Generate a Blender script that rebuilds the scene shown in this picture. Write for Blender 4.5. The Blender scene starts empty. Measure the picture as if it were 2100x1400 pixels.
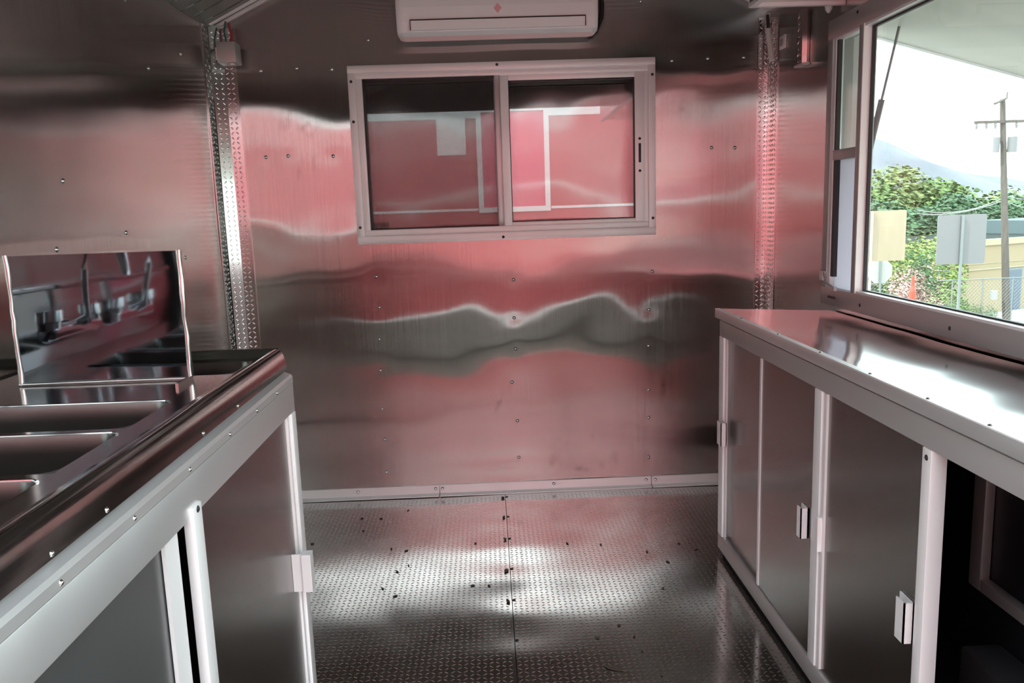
import bpy, bmesh, math, random
from mathutils import Vector, Matrix, noise

random.seed(7)
SC = bpy.context.scene
COL = SC.collection

# ------------------------------------------------------------------ camera
cd = bpy.data.cameras.new('camera')
cam = bpy.data.objects.new('camera', cd)
COL.objects.link(cam)
cd.sensor_width = 36.0
cd.lens = 1650.0 / 2100.0 * 36.0
cd.clip_start = 0.02
cd.clip_end = 3000.0
RX = Vector((0.99896687, -0.03107608, -0.0331584))
UX = Vector((0.03777953, 0.16238114, 0.9860046))
FX = Vector((0.02525685, 0.98623863, -0.16338742))
EYE = Vector((0.0, 0.0, 1.2343))
m3 = Matrix((RX, UX, -FX)).transposed()
cam.matrix_world = Matrix.Translation(EYE) @ m3.to_4x4()
SC.camera = cam

# ------------------------------------------------------------------ sky, sun, exposure
W = bpy.data.worlds.new('sky')
SC.world = W
W.use_nodes = True
nt = W.node_tree
nt.nodes.clear()
wo = nt.nodes.new('ShaderNodeOutputWorld')
wb = nt.nodes.new('ShaderNodeBackground')
wg = nt.nodes.new('ShaderNodeNewGeometry')
ws = nt.nodes.new('ShaderNodeSeparateXYZ')
wr = nt.nodes.new('ShaderNodeValToRGB')
nt.links.new(wg.outputs['Incoming'], ws.inputs[0])
wm = nt.nodes.new('ShaderNodeMath')
wm.operation = 'MULTIPLY'
wm.inputs[1].default_value = -1.0
nt.links.new(ws.outputs[2], wm.inputs[0])
nt.links.new(wm.outputs[0], wr.inputs[0])
wr.color_ramp.elements[0].position = 0.0
wr.color_ramp.elements[0].color = (0.90, 0.975, 0.965, 1)
wr.color_ramp.elements[1].position = 0.9
wr.color_ramp.elements[1].color = (0.72, 0.83, 0.92, 1)
nt.links.new(wr.outputs[0], wb.inputs[0])
wb.inputs[1].default_value = 2.2
nt.links.new(wb.outputs[0], wo.inputs[0])

sl = bpy.data.lights.new('sun', 'SUN')
sl.energy = 2.8
sl.angle = math.radians(0.8)
sl.color = (1.0, 0.96, 0.9)
so = bpy.data.objects.new('sun', sl)
COL.objects.link(so)
SUN_FROM = Vector((-0.70, -0.25, 0.95)).normalized()
so.rotation_euler = (-SUN_FROM).to_track_quat('-Z', 'Y').to_euler()
so.location = (0, 0, 30)

SC.view_settings.view_transform = 'Standard'
SC.view_settings.look = 'None'
SC.view_settings.gamma = 1.0
SC.view_settings.use_curve_mapping = False
SC.view_settings.exposure = 1.7
SC.cycles.max_bounces = 14
SC.cycles.glossy_bounces = 10
SC.cycles.diffuse_bounces = 5
SC.cycles.transparent_max_bounces = 24
SC.cycles.transmission_bounces = 12
SC.cycles.sample_clamp_indirect = 4.0
SC.cycles.blur_glossy = 0.3


# ------------------------------------------------------------------ materials
MATS = {}


def mat(name, color, rough=0.5, metal=0.0, aniso=0.0, spec=0.5, var=0.0, vscale=6.0, bump=0.0, bscale=200.0,
        rvar=0.0, stretch=(1, 1, 1), emit=None):
    if name in MATS:
        return MATS[name]
    m = bpy.data.materials.new(name)
    m.use_nodes = True
    t = m.node_tree
    p = t.nodes['Principled BSDF']
    p.inputs['Base Color'].default_value = (*color, 1)
    p.inputs['Roughness'].default_value = rough
    p.inputs['Metallic'].default_value = metal
    p.inputs['Specular IOR Level'].default_value = spec
    tc = t.nodes.new('ShaderNodeTexCoord')
    if aniso > 0:
        p.inputs['Anisotropic'].default_value = aniso
        tg = t.nodes.new('ShaderNodeTangent')
        tg.direction_type = 'UV_MAP'
        tg.uv_map = 'UVMap'
        t.links.new(tg.outputs[0], p.inputs['Tangent'])
    if var > 0 or rvar > 0:
        mp = t.nodes.new('ShaderNodeMapping')
        mp.inputs['Scale'].default_value = stretch
        t.links.new(tc.outputs['Object'], mp.inputs[0])
        n = t.nodes.new('ShaderNodeTexNoise')
        n.inputs['Scale'].default_value = vscale
        n.inputs['Detail'].default_value = 5
        t.links.new(mp.outputs[0], n.inputs['Vector'])
        if var > 0:
            r = t.nodes.new('ShaderNodeValToRGB')
            a = [max(0, c * (1 - var)) for c in color]
            b = [min(1, c * (1 + var)) for c in color]
            r.color_ramp.elements[0].position = 0.3
            r.color_ramp.elements[1].position = 0.7
            r.color_ramp.elements[0].color = (*a, 1)
            r.color_ramp.elements[1].color = (*b, 1)
            t.links.new(n.outputs[0], r.inputs[0])
            t.links.new(r.outputs[0], p.inputs['Base Color'])
        if rvar > 0:
            q = t.nodes.new('ShaderNodeMapRange')
            q.inputs['To Min'].default_value = max(0.02, rough - rvar)
            q.inputs['To Max'].default_value = rough + rvar
            t.links.new(n.outputs[0], q.inputs[0])
            t.links.new(q.outputs[0], p.inputs['Roughness'])
    if bump > 0:
        n2 = t.nodes.new('ShaderNodeTexNoise')
        n2.inputs['Scale'].default_value = bscale
        t.links.new(tc.outputs['Object'], n2.inputs['Vector'])
        b = t.nodes.new('ShaderNodeBump')
        b.inputs['Strength'].default_value = bump
        b.inputs['Distance'].default_value = 0.01
        t.links.new(n2.outputs[0], b.inputs['Height'])
        t.links.new(b.outputs[0], p.inputs['Normal'])
    if emit:
        p.inputs['Emission Color'].default_value = (*emit[0], 1)
        p.inputs['Emission Strength'].default_value = emit[1]
    MATS[name] = m
    return m


def brushed(m, axis, k):
    """fine vertical brush lines: each line tips the normal a little sideways, so mirrored things smear sideways."""
    t = m.node_tree
    p = t.nodes['Principled BSDF']
    tc = t.nodes.new('ShaderNodeTexCoord')
    mp = t.nodes.new('ShaderNodeMapping')
    mp.inputs['Scale'].default_value = (60000, 1, 3) if axis == 0 else (1, 60000, 3)
    t.links.new(tc.outputs['Object'], mp.inputs[0])
    n = t.nodes.new('ShaderNodeTexNoise')
    n.inputs['Scale'].default_value = 1.0
    n.inputs['Detail'].default_value = 1.0
    t.links.new(mp.outputs[0], n.inputs['Vector'])
    a = t.nodes.new('ShaderNodeMath')
    a.operation = 'MULTIPLY_ADD'
    a.inputs[1].default_value = k
    a.inputs[2].default_value = -0.5 * k
    t.links.new(n.outputs[0], a.inputs[0])
    c = t.nodes.new('ShaderNodeCombineXYZ')
    t.links.new(a.outputs[0], c.inputs[axis])
    g = t.nodes.new('ShaderNodeNewGeometry')
    v = t.nodes.new('ShaderNodeVectorMath')
    v.operation = 'ADD'
    t.links.new(g.outputs['Normal'], v.inputs[0])
    t.links.new(c.outputs[0], v.inputs[1])
    w = t.nodes.new('ShaderNodeVectorMath')
    w.operation = 'NORMALIZE'
    t.links.new(v.outputs[0], w.inputs[0])
    t.links.new(w.outputs[0], p.inputs['Normal'])


def smudge(m, spots):
    """dirt marks of their own shape: ellipses (object coords x, z, half sizes, angle) broken up by noise."""
    t = m.node_tree
    p = t.nodes['Principled BSDF']
    tc = t.nodes.new('ShaderNodeTexCoord')
    nz = t.nodes.new('ShaderNodeTexNoise')
    nz.inputs['Scale'].default_value = 28
    nz.inputs['Detail'].default_value = 4
    t.links.new(tc.outputs['Object'], nz.inputs['Vector'])
    acc = None
    for (x, z, a, b, ang) in spots:
        mp = t.nodes.new('ShaderNodeMapping')
        mp.vector_type = 'TEXTURE'
        mp.inputs['Location'].default_value = (x, 0, z)
        mp.inputs['Rotation'].default_value = (0, ang, 0)
        mp.inputs['Scale'].default_value = (a, 1000, b)
        t.links.new(tc.outputs['Object'], mp.inputs[0])
        g = t.nodes.new('ShaderNodeVectorMath')
        g.operation = 'LENGTH'
        t.links.new(mp.outputs[0], g.inputs[0])
        r = t.nodes.new('ShaderNodeMapRange')
        r.inputs['From Min'].default_value = 1.1
        r.inputs['From Max'].default_value = 0.3
        t.links.new(g.outputs['Value'], r.inputs[0])
        if acc is None:
            acc = r.outputs[0]
        else:
            mx = t.nodes.new('ShaderNodeMath')
            mx.operation = 'MAXIMUM'
            t.links.new(acc, mx.inputs[0])
            t.links.new(r.outputs[0], mx.inputs[1])
            acc = mx.outputs[0]
    ad = t.nodes.new('ShaderNodeMath')
    ad.operation = 'MULTIPLY_ADD'
    t.links.new(nz.outputs[0], ad.inputs[0])
    ad.inputs[1].default_value = 1.6
    ad.inputs[2].default_value = -0.62
    ad.use_clamp = True
    mu = t.nodes.new('ShaderNodeMath')
    mu.operation = 'MULTIPLY'
    mu.use_clamp = True
    t.links.new(acc, mu.inputs[0])
    t.links.new(ad.outputs[0], mu.inputs[1])
    mixc = t.nodes.new('ShaderNodeMix')
    mixc.data_type = 'RGBA'
    old = p.inputs['Base Color']
    mixc.inputs['A'].default_value = old.default_value
    if old.is_linked:
        t.links.new(old.links[0].from_socket, mixc.inputs['A'])
    mixc.inputs['B'].default_value = (0.16, 0.13, 0.11, 1)
    t.links.new(mu.outputs[0], mixc.inputs['Factor'])
    t.links.new(mixc.outputs['Result'], old)


def glass_mat(name, tint=(0.93, 0.98, 0.97), refl=1.0):
    m = bpy.data.materials.new(name)
    m.use_nodes = True
    t = m.node_tree
    t.nodes.clear()
    o = t.nodes.new('ShaderNodeOutputMaterial')
    tr = t.nodes.new('ShaderNodeBsdfTransparent')
    tr.inputs[0].default_value = (*tint, 1)
    gl = t.nodes.new('ShaderNodeBsdfGlossy')
    gl.inputs['Roughness'].default_value = 0.0
    lw = t.nodes.new('ShaderNodeLayerWeight')
    lw.inputs[0].default_value = 0.5
    pw = t.nodes.new('ShaderNodeMath')
    pw.operation = 'POWER'
    pw.inputs[1].default_value = 5.0
    t.links.new(lw.outputs['Facing'], pw.inputs[0])
    mu = t.nodes.new('ShaderNodeMath')
    mu.operation = 'MULTIPLY_ADD'
    mu.use_clamp = True
    mu.inputs[1].default_value = 0.95
    mu.inputs[2].default_value = 0.042 * refl
    t.links.new(pw.outputs[0], mu.inputs[0])
    mx = t.nodes.new('ShaderNodeMixShader')
    t.links.new(mu.outputs[0], mx.inputs[0])
    t.links.new(tr.outputs[0], mx.inputs[1])
    t.links.new(gl.outputs[0], mx.inputs[2])
    t.links.new(mx.outputs[0], o.inputs[0])
    return m


def screen_mat(name, color, cover, translucent=False):
    m = bpy.data.materials.new(name)
    m.use_nodes = True
    t = m.node_tree
    t.nodes.clear()
    o = t.nodes.new('ShaderNodeOutputMaterial')
    tr = t.nodes.new('ShaderNodeBsdfTransparent')
    di = t.nodes.new('ShaderNodeBsdfTranslucent' if translucent else 'ShaderNodeBsdfDiffuse')
    di.inputs[0].default_value = (*color, 1)
    mx = t.nodes.new('ShaderNodeMixShader')
    mx.inputs[0].default_value = cover
    t.links.new(tr.outputs[0], mx.inputs[1])
    t.links.new(di.outputs[0], mx.inputs[2])
    t.links.new(mx.outputs[0], o.inputs[0])
    return m


STEEL = (0.475, 0.46, 0.445)
M_WALL = mat('brushed_steel_wall', STEEL, 0.09, 1.0, aniso=0.9, rvar=0.02, vscale=3, stretch=(0.4, 1, 8))
brushed(M_WALL, 0, 1.1)
M_SIDE = mat('brushed_steel_side_wall', STEEL, 0.10, 1.0, aniso=0.9, rvar=0.02, vscale=3, stretch=(1, 0.4, 8))
brushed(M_SIDE, 1, 0.85)
M_FLOOR = mat('tread_plate', (0.48, 0.466, 0.45), 0.13, 1.0, rvar=0.05, vscale=7)
M_POST = mat('polished_tread_plate', (0.72, 0.71, 0.70), 0.12, 1.0)
M_STEEL = mat('stainless_steel', (0.58, 0.565, 0.55), 0.22, 1.0, rvar=0.05, vscale=5)
M_DOOR = mat('brushed_door_steel', (0.25, 0.24, 0.23), 0.25, 1.0, aniso=0.6, rvar=0.03, vscale=4)
M_SINK = mat('sink_steel', (0.44, 0.435, 0.43), 0.13, 1.0, rvar=0.02, vscale=3)
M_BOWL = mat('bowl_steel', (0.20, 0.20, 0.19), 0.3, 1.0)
M_TOP = mat('worktop_steel', (0.66, 0.66, 0.67), 0.13, 1.0, rvar=0.05, vscale=2.5, stretch=(1, 0.3, 1))
M_MIRROR = mat('polished_guard_steel', (0.13, 0.14, 0.155), 0.05, 1.0)
M_CHROME = mat('chrome', (0.85, 0.86, 0.88), 0.06, 1.0)
M_ALU = mat('mill_aluminium', (0.66, 0.66, 0.655), 0.42, 0.75, rvar=0.06, vscale=12)
M_ALUW = mat('pale_aluminium', (0.85, 0.85, 0.845), 0.42, 0.3, rvar=0.05, vscale=12)
M_FRAME = mat('grey_window_aluminium', (0.42, 0.41, 0.40), 0.45, 0.45, rvar=0.05, vscale=9)
M_SCREW = mat('screw_steel', (0.82, 0.81, 0.80), 0.2, 1.0)
M_DARKSCREW = mat('dark_screw', (0.05, 0.05, 0.05), 0.4, 0.6)
M_PLASTIC = mat('white_plastic', (0.86, 0.86, 0.855), 0.28, 0.0)
M_PLASTIC2 = mat('white_plastic_louvre', (0.80, 0.80, 0.79), 0.35, 0.0)
M_PINK = mat('pink_indicator', (0.85, 0.42, 0.45), 0.4, 0.0)
M_BLACK = mat('black_rubber', (0.02, 0.02, 0.022), 0.5, 0.0)
M_GAP = mat('dark_gap', (0.012, 0.012, 0.014), 0.7, 0.0)
M_CEIL = mat('ceiling_aluminium', (0.22, 0.22, 0.205), 0.5, 0.3)
M_SHELL = mat('shell_white', (0.7, 0.7, 0.68), 0.5)
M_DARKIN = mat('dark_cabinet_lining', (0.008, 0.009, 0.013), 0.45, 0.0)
M_GLASS = glass_mat('window_glass', (0.90, 0.96, 0.95))
M_GLASSB = glass_mat('back_window_glass', (0.93, 0.95, 0.95), 3.0)
M_FILM = screen_mat('milky_film', (0.40, 0.39, 0.43), 0.85, True)
M_SCREEN = screen_mat('insect_screen', (0.07, 0.065, 0.068), 0.42)
M_AWN = mat('awning_lining', (0.86, 0.84, 0.78), 0.35, 0.0, var=0.06, vscale=2, stretch=(0.5, 3, 1))
M_RED = mat('red_trailer_paint', (0.47, 0.095, 0.10), 0.35, 0.0, var=0.06, vscale=1.5)
M_REDL = mat('pinkish_red_panel', (0.70, 0.11, 0.17), 0.35, 0.0)
M_WHITE = mat('white_paint', (0.82, 0.82, 0.80), 0.4)


# ------------------------------------------------------------------ geometry helpers
def setp(o, label=None, cat=None, group=None, kind=None):
    if label:
        o['label'] = label
    if cat:
        o['category'] = cat
    if group:
        o['group'] = group
    if kind:
        o['kind'] = kind
    return o


def link(name, me, parent=None):
    o = bpy.data.objects.new(name, me)
    COL.objects.link(o)
    if parent is not None:
        o.parent = parent
        o.matrix_parent_inverse = parent.matrix_world.inverted() if parent.type != 'EMPTY' else Matrix.Translation(-parent.location) if parent.rotation_euler.z == 0 else parent.matrix_world.inverted()
    return o


def empty(name, loc=(0, 0, 0), **k):
    o = bpy.data.objects.new(name, None)
    o.location = loc
    o.empty_display_size = 0.1
    COL.objects.link(o)
    bpy.context.view_layer.update()
    setp(o, **k)
    return o


def thing(name, label, cat, loc=(0, 0, 0), group=None):
    return empty(name, loc, label=label, cat=cat, group=group)


class MB:
    def __init__(self):
        self.bm = bmesh.new()

    def box(self, x0, x1, y0, y1, z0, z1, bev=0.0, seg=2):
        v = [self.bm.verts.new((x, y, z)) for z in (z0, z1) for y in (y0, y1) for x in (x0, x1)]
        fs = [(0, 2, 3, 1), (4, 5, 7, 6), (0, 1, 5, 4), (2, 6, 7, 3), (0, 4, 6, 2), (1, 3, 7, 5)]
        faces = [self.bm.faces.new([v[i] for i in f]) for f in fs]
        if bev > 0:
            es = list({e for f in faces for e in f.edges})
            bmesh.ops.bevel(self.bm, geom=es, offset=bev, segments=seg, profile=0.5, affect='EDGES')
        return self

    def prism(self, pts, axis, a, b):
        """polygon pts (2D) extruded along axis from a to b. axis 'y': pts are (x,z); 'x': (y,z); 'z': (x,y)"""
        def P(p, t):
            return {'y': (p[0], t, p[1]), 'x': (t, p[0], p[1]), 'z': (p[0], p[1], t)}[axis]
        A = [self.bm.verts.new(P(p, a)) for p in pts]
        B = [self.bm.verts.new(P(p, b)) for p in pts]
        n = len(pts)
        self.bm.faces.new(A)
        self.bm.faces.new(B[::-1])
        for i in range(n):
            self.bm.faces.new((A[i], B[i], B[(i + 1) % n], A[(i + 1) % n]))
        return self

    def tube(self, pts, r, n=8, caps=True):
        pts = [Vector(p) for p in pts]
        rs = r if isinstance(r, (list, tuple)) else [r] * len(pts)
        rings = []
        up = Vector((0, 0, 1))
        for i, p in enumerate(pts):
            d = (pts[min(i + 1, len(pts) - 1)] - pts[max(i - 1, 0)]).normalized()
            ref = up if abs(d.dot(up)) < 0.95 else Vector((1, 0, 0))
            s = d.cross(ref).normalized()
            t = s.cross(d).normalized()
            rings.append([self.bm.verts.new(p + (s * math.cos(2 * math.pi * k / n) + t * math.sin(2 * math.pi * k / n)) * rs[i]) for k in range(n)])
        for a, b in zip(rings, rings[1:]):
            for k in range(n):
                self.bm.faces.new((a[k], a[(k + 1) % n], b[(k + 1) % n], b[k]))
        if caps:
            self.bm.faces.new(rings[0][::-1])
            self.bm.faces.new(rings[-1])
        return self

    def quad(self, a, b, c, d):
        self.bm.faces.new([self.bm.verts.new(p) for p in (a, b, c, d)])
        return self

    def mesh(self, name, material, smooth=False):
        bmesh.ops.recalc_face_normals(self.bm, faces=self.bm.faces)
        me = bpy.data.meshes.new(name)
        self.bm.to_mesh(me)
        self.bm.free()
        me.materials.append(material)
        if smooth:
            for p in me.polygons:
                p.use_smooth = True
        return me

    def obj(self, name, material, parent=None, smooth=False):
        return link(name, self.mesh(name, material, smooth), parent)


def auto_smooth(o, ang=35):
    o.data.shade_auto_smooth if False else None
    for p in o.data.polygons:
        p.use_smooth = True
    o.data.set_sharp_from_angle(angle=math.radians(ang))
    return o


def box(name, m, parent, *a, bev=0.0):
    o = MB().box(*a, bev=bev).obj(name, m, parent)
    if bev:
        auto_smooth(o)
    return o


def copy_to(src, name, loc, parent, rot=None):
    o = src.copy()
    o.name = name
    COL.objects.link(o)
    o.parent = parent
    o.matrix_parent_inverse = Matrix.Identity(4)
    o.location = Vector(loc) - (parent.location if parent is not None else Vector((0, 0, 0)))
    if rot is not None:
        o.rotation_euler = rot
    return o


def dome_mesh(name, r, h, m, n=10):
    bm = bmesh.new()
    top = bm.verts.new((0, -h, 0))
    rings = []
    for j, f in enumerate((0.45, 0.8, 1.0)):
        rings.append([bm.verts.new((r * f * math.cos(2 * math.pi * k / n), -h * (1 - f * f) if f < 1 else 0.0, r * f * math.sin(2 * math.pi * k / n))) for k in range(n)])
    for k in range(n):
        bm.faces.new((top, rings[0][k], rings[0][(k + 1) % n]))
        for a, b in zip(rings, rings[1:]):
            bm.faces.new((a[k], b[k], b[(k + 1) % n], a[(k + 1) % n]))
    bmesh.ops.recalc_face_normals(bm, faces=bm.faces)
    me = bpy.data.meshes.new(name)
    bm.to_mesh(me)
    bm.free()
    me.materials.append(m)
    for p in me.polygons:
        p.use_smooth = True
    return me


SCREW_ME = dome_mesh('screw_head', 0.0075, 0.005, M_SCREW)      # faces -Y
RIVET_ME = dome_mesh('rivet_head', 0.0042, 0.0028, M_SCREW)
DSCREW_ME = dome_mesh('dark_screw_head', 0.006, 0.003, M_DARKSCREW)


def screw(parent, loc, face='-y', me=None):
    o = bpy.data.objects.new('screw', me or SCREW_ME)
    COL.objects.link(o)
    o.parent = parent
    o.location = Vector(loc) - (parent.location if parent is not None else Vector((0, 0, 0)))
    o.rotation_euler = {'-y': (0, 0, 0), '+x': (0, 0, math.pi / 2), '-x': (0, 0, -math.pi / 2), '+z': (-math.pi / 2, 0, 0)}[face]
    return o


def lumps(p, seeds):
    return sum(a * noise.noise(Vector((p[0] * fx + s, p[1] * fz - s * 1.7, s * 3.1))) for (a, fx, fz, s) in seeds)


def sheet(name, u0, u1, v0, v1, step, place, disp, m, holes=(), parent=None, depth=0.03, inward=None):
    """A buckled metal sheet: fine grid with real displacement towards the room, and a return edge. place(u, v, d) -> xyz."""
    nu = max(2, int(round((u1 - u0) / step)))
    nv = max(2, int(round((v1 - v0) / step)))
    us = [u0 + (u1 - u0) * i / nu for i in range(nu + 1)]
    vs = [v0 + (v1 - v0) * j / nv for j in range(nv + 1)]
    for h in holes:      # snap grid lines to the hole's edges
        for arr, vals in ((us, h[:2]), (vs, h[2:])):
            for val in vals:
                k = min(range(len(arr)), key=lambda i: abs(arr[i] - val))
                arr[k] = val
    co = [place(u, v, disp(u, v)) for v in vs for u in us]
    uv = [(u, v) for v in vs for u in us]
    fs = []
    for j in range(nv):
        for i in range(nu):
            cu, cv = (us[i] + us[i + 1]) / 2, (vs[j] + vs[j + 1]) / 2
            if any(h[0] < cu < h[1] and h[2] < cv < h[3] for h in holes):
                continue
            a = j * (nu + 1) + i
            fs.append((a, a + 1, a + nu + 2, a + nu + 1))
    me = bpy.data.meshes.new(name)
    me.from_pydata(co, [], fs)
    me.update()
    c = Vector(place((u0 + u1) / 2, (v0 + v1) / 2, 1.0)) - Vector(place((u0 + u1) / 2, (v0 + v1) / 2, 0.0))
    if me.polygons[0].normal.dot(c) < 0:
        me.flip_normals()
    ul = me.uv_layers.new(name='UVMap')
    for lo in me.loops:
        ul.data[lo.index].uv = uv[lo.vertex_index]
    for p in me.polygons:
        p.use_smooth = True
    me.materials.append(m)
    return link(name, me, parent)


# ================================================================== the trailer shell
XL, XR, YB, YR, ZC = -1.075, 1.18, 3.40, 0.60, 2.22
WIN = (-0.52, 0.685, 1.125, 1.80)      # opening in the back wall

STUDS = (-0.478, 0.10, 0.675)
WALLSCREWS = [(-0.886, 1.812), (-0.743, 1.818), (-0.603, 1.81), (-0.45, 1.919), (0.777, 1.804), (0.925, 1.809), (1.072, 1.809), (0.649, 2.037),
              (-0.474, .969), (-0.469, .839), (-0.478, .703), (-0.481, .568), (-0.483, .398), (-0.479, .262), (-0.481, .114),
              (.102, .936), (.099, .774), (.101, .639), (.081, .494), (.099, .322), (.1, .156),
              (.693, .95), (.678, .786), (.675, .629), (.674, .436), (.673, .311), (.672, .131), (-0.895, 1.473), (-0.805, 1.475), (-0.621, 1.469), (.942, 1.454), (1.04, 1.451)]


def back_disp(x, z):
    d = lumps((x, z), ((0.0050, 1.7, 1.3, 3.3), (0.0030, 3.0, 2.6, 8.1), (0.0013, 5.0, 5.5, 1.9)))
    d += 0.0020 * math.cos(2 * math.pi * (x - 0.10) / 0.578) * (0.5 + 0.5 * math.sin(3.1 * z + 1.3))
    for (sx, sz) in WALLSCREWS[8:]:
        r2 = (x - sx) ** 2 + (z - sz) ** 2
        if r2 < 0.02:
            d -= 0.0004 * math.exp(-r2 / 0.0012)
    return d


wall_back = sheet('wall_back', XL, XR, 0.0, ZC, 0.018, lambda u, v, d: (u, YB - d, v), back_disp, M_WALL, holes=(WIN,))
setp(wall_back, kind='structure')
smudge(M_WALL, [(-0.80, 1.63, 0.035, 0.06, 0.3), (-0.72, 1.60, 0.05, 0.06, -0.3), (-0.76, 1.42, 0.012, 0.07, 0.2), (-0.70, 1.45, 0.012, 0.05, 0),
                (0.24, 0.13, 0.03, 0.06, 0.8), (0.34, 0.10, 0.09, 0.02, 0.3), (0.45, 0.12, 0.03, 0.05, -0.5), (0.52, 0.13, 0.03, 0.04, 0.2),
                (0.43, 0.24, 0.012, 0.05, 0.4), (0.02, 0.40, 0.012, 0.05, 0.4), (0.74, 0.44, 0.02, 0.05, 0.3),
                (0.83, 1.61, 0.03, 0.04, 0.0), (0.96, 1.83, 0.03, 0.05, 0.5)])
# outer skin and studs behind the sheet, so that light stays out
bk = MB()
bk.box(XL - 0.05, WIN[0], YB + 0.02, YB + 0.06, -0.1, ZC + 0.1)
bk.box(WIN[1], XR + 0.05, YB + 0.02, YB + 0.06, -0.1, ZC + 0.1)
bk.box(WIN[0], WIN[1], YB + 0.02, YB + 0.06, -0.1, WIN[2])
bk.box(WIN[0], WIN[1], YB + 0.02, YB + 0.06, WIN[3], ZC + 0.1)
bk.obj('outer_skin', M_SHELL, wall_back)
for (sx, sz) in WALLSCREWS:
    screw(wall_back, (sx, YB - back_disp(sx, sz) - 0.0005, sz))


def left_disp(y, z):
    return lumps((y, z), ((0.0036, 1.5, 1.3, 5.7), (0.0020, 3.1, 2.6, 2.2), (0.0007, 6.0, 5.0, 7.7)))


wall_left = sheet('wall_left', YR, YB, 0.0, 2.02, 0.025, lambda u, v, d: (XL + d, u, v), left_disp, M_SIDE)
setp(wall_left, kind='structure')
ls = MB()
ls.box(XL - 0.06, XL - 0.02, YR, YB + 0.06, -0.1, ZC + 0.1)
ls.obj('outer_skin', M_SHELL, wall_left)
for (y, z) in ((2.62, 1.90), (2.20, 2.03 - 0.06), (2.75, 1.72), (2.12, 1.34), (2.05, 1.17), (2.45, 1.20), (2.9, 1.1), (1.72, 1.28), (3.05, 1.82), (2.5, 1.0)):
    screw(wall_left, (XL + left_disp(y, z), y, z), '+x')

WR = (0.72, 2.690, 0.90, 1.775)     # opening in the right wall


def right_disp(y, z):
    return lumps((y, z), ((0.0018, 1.6, 1.2, 9.4), (0.0008, 3.3, 2.6, 4.2)))


wall_right = sheet('wall_right', YR, YB, 0.0, 2.02, 0.025, lambda u, v, d: (XR - d, u, v), right_disp, M_SIDE, holes=(WR,))
setp(wall_right, kind='structure')
rs = MB()
rs.box(XR + 0.02, XR + 0.06, YR, WR[0], -0.1, ZC + 0.1)
rs.box(XR + 0.02, XR + 0.06, WR[1], YB + 0.06, -0.1, ZC + 0.1)
rs.box(XR + 0.02, XR + 0.06, WR[0], WR[1], -0.1, WR[2])
rs.box(XR + 0.02, XR + 0.06, WR[0], WR[1], WR[3], ZC + 0.1)
rs.obj('outer_skin', M_SHELL, wall_right)

# ---- floor: a deck, two tread plates with raised lozenges
floor = box('floor', M_GAP, None, XL - 0.05, XR + 0.05, YR, YB + 0.05, -0.12, -0.004)
setp(floor, kind='structure')
SEAM = 0.034


def floor_disp(x, y):
    d = lumps((x, y), ((0.0030, 1.2, 1.4, 2.9), (0.0014, 2.6, 3.0, 6.1)))
    d += 0.0012 * math.exp(-abs(x - SEAM) / 0.12) * math.sin(2 * math.pi * y / 0.25)
    return d


def lozenges(name, spots, parent, m, L=0.0125, Wd=0.0042, H=0.0014):
    """spots: (origin, axis a, axis b, normal); lens shaped bumps, all in one mesh"""
    co, fs = [], []
    for (o, a, b, nrm) in spots:
        i = len(co)
        co += [o + a * L, o + a * L * 0.35 + b * Wd, o - a * L * 0.35 + b * Wd, o - a * L, o - a * L * 0.35 - b * Wd, o + a * L * 0.35 - b * Wd,
               o + a * L * 0.55 + nrm * H, o - a * L * 0.55 + nrm * H]
        fs += [(i, i + 1, i + 6), (i + 1, i + 2, i + 7, i + 6), (i + 2, i + 3, i + 7), (i + 3, i + 4, i + 7), (i + 4, i + 5, i + 6, i + 7), (i + 5, i, i + 6)]
    me = bpy.data.meshes.new(name)
    me.from_pydata([tuple(c) for c in co], [], fs)
    me.materials.append(m)
    for p in me.polygons:
        p.use_smooth = True
    o = link(name, me, parent)
    o['kind'] = 'stuff'
    return o


for (a, b) in ((XL, SEAM - 0.0012), (SEAM + 0.0012, XR)):
    pl = sheet('floor_plate', a, b, YR, YB, 0.03, lambda u, v, d: (u, v, d), floor_disp, M_FLOOR, parent=floor)
    sp = []
    pitch = 0.0175
    S = 1 / math.sqrt(2)
    for j in range(int((YB - 0.9) / pitch)):
        for i in range(int((b - a) / pitch)):
            x, y = a + (i + 0.5) * pitch, YB - (j + 0.5) * pitch
            if (i + j) % 2 == 0:
                A, B = Vector((S, S, 0)), Vector((-S, S, 0))
            else:
                A, B = Vector((S, -S, 0)), Vector((S, S, 0))
            sp.append((Vector((x, y, floor_disp(x, y))), A, B, Vector((0, 0, 1))))
    lozenges('tread_bumps', sp, pl, M_FLOOR, L=0.0078, Wd=0.0026, H=0.0008)
for y in (3.327, 3.103, 2.887, 2.627, 2.402, 2.159, 1.968, 1.75):
    screw(floor, (SEAM + 0.006, y, floor_disp(SEAM, y) + 0.001), '+z', DSCREW_ME)

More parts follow.
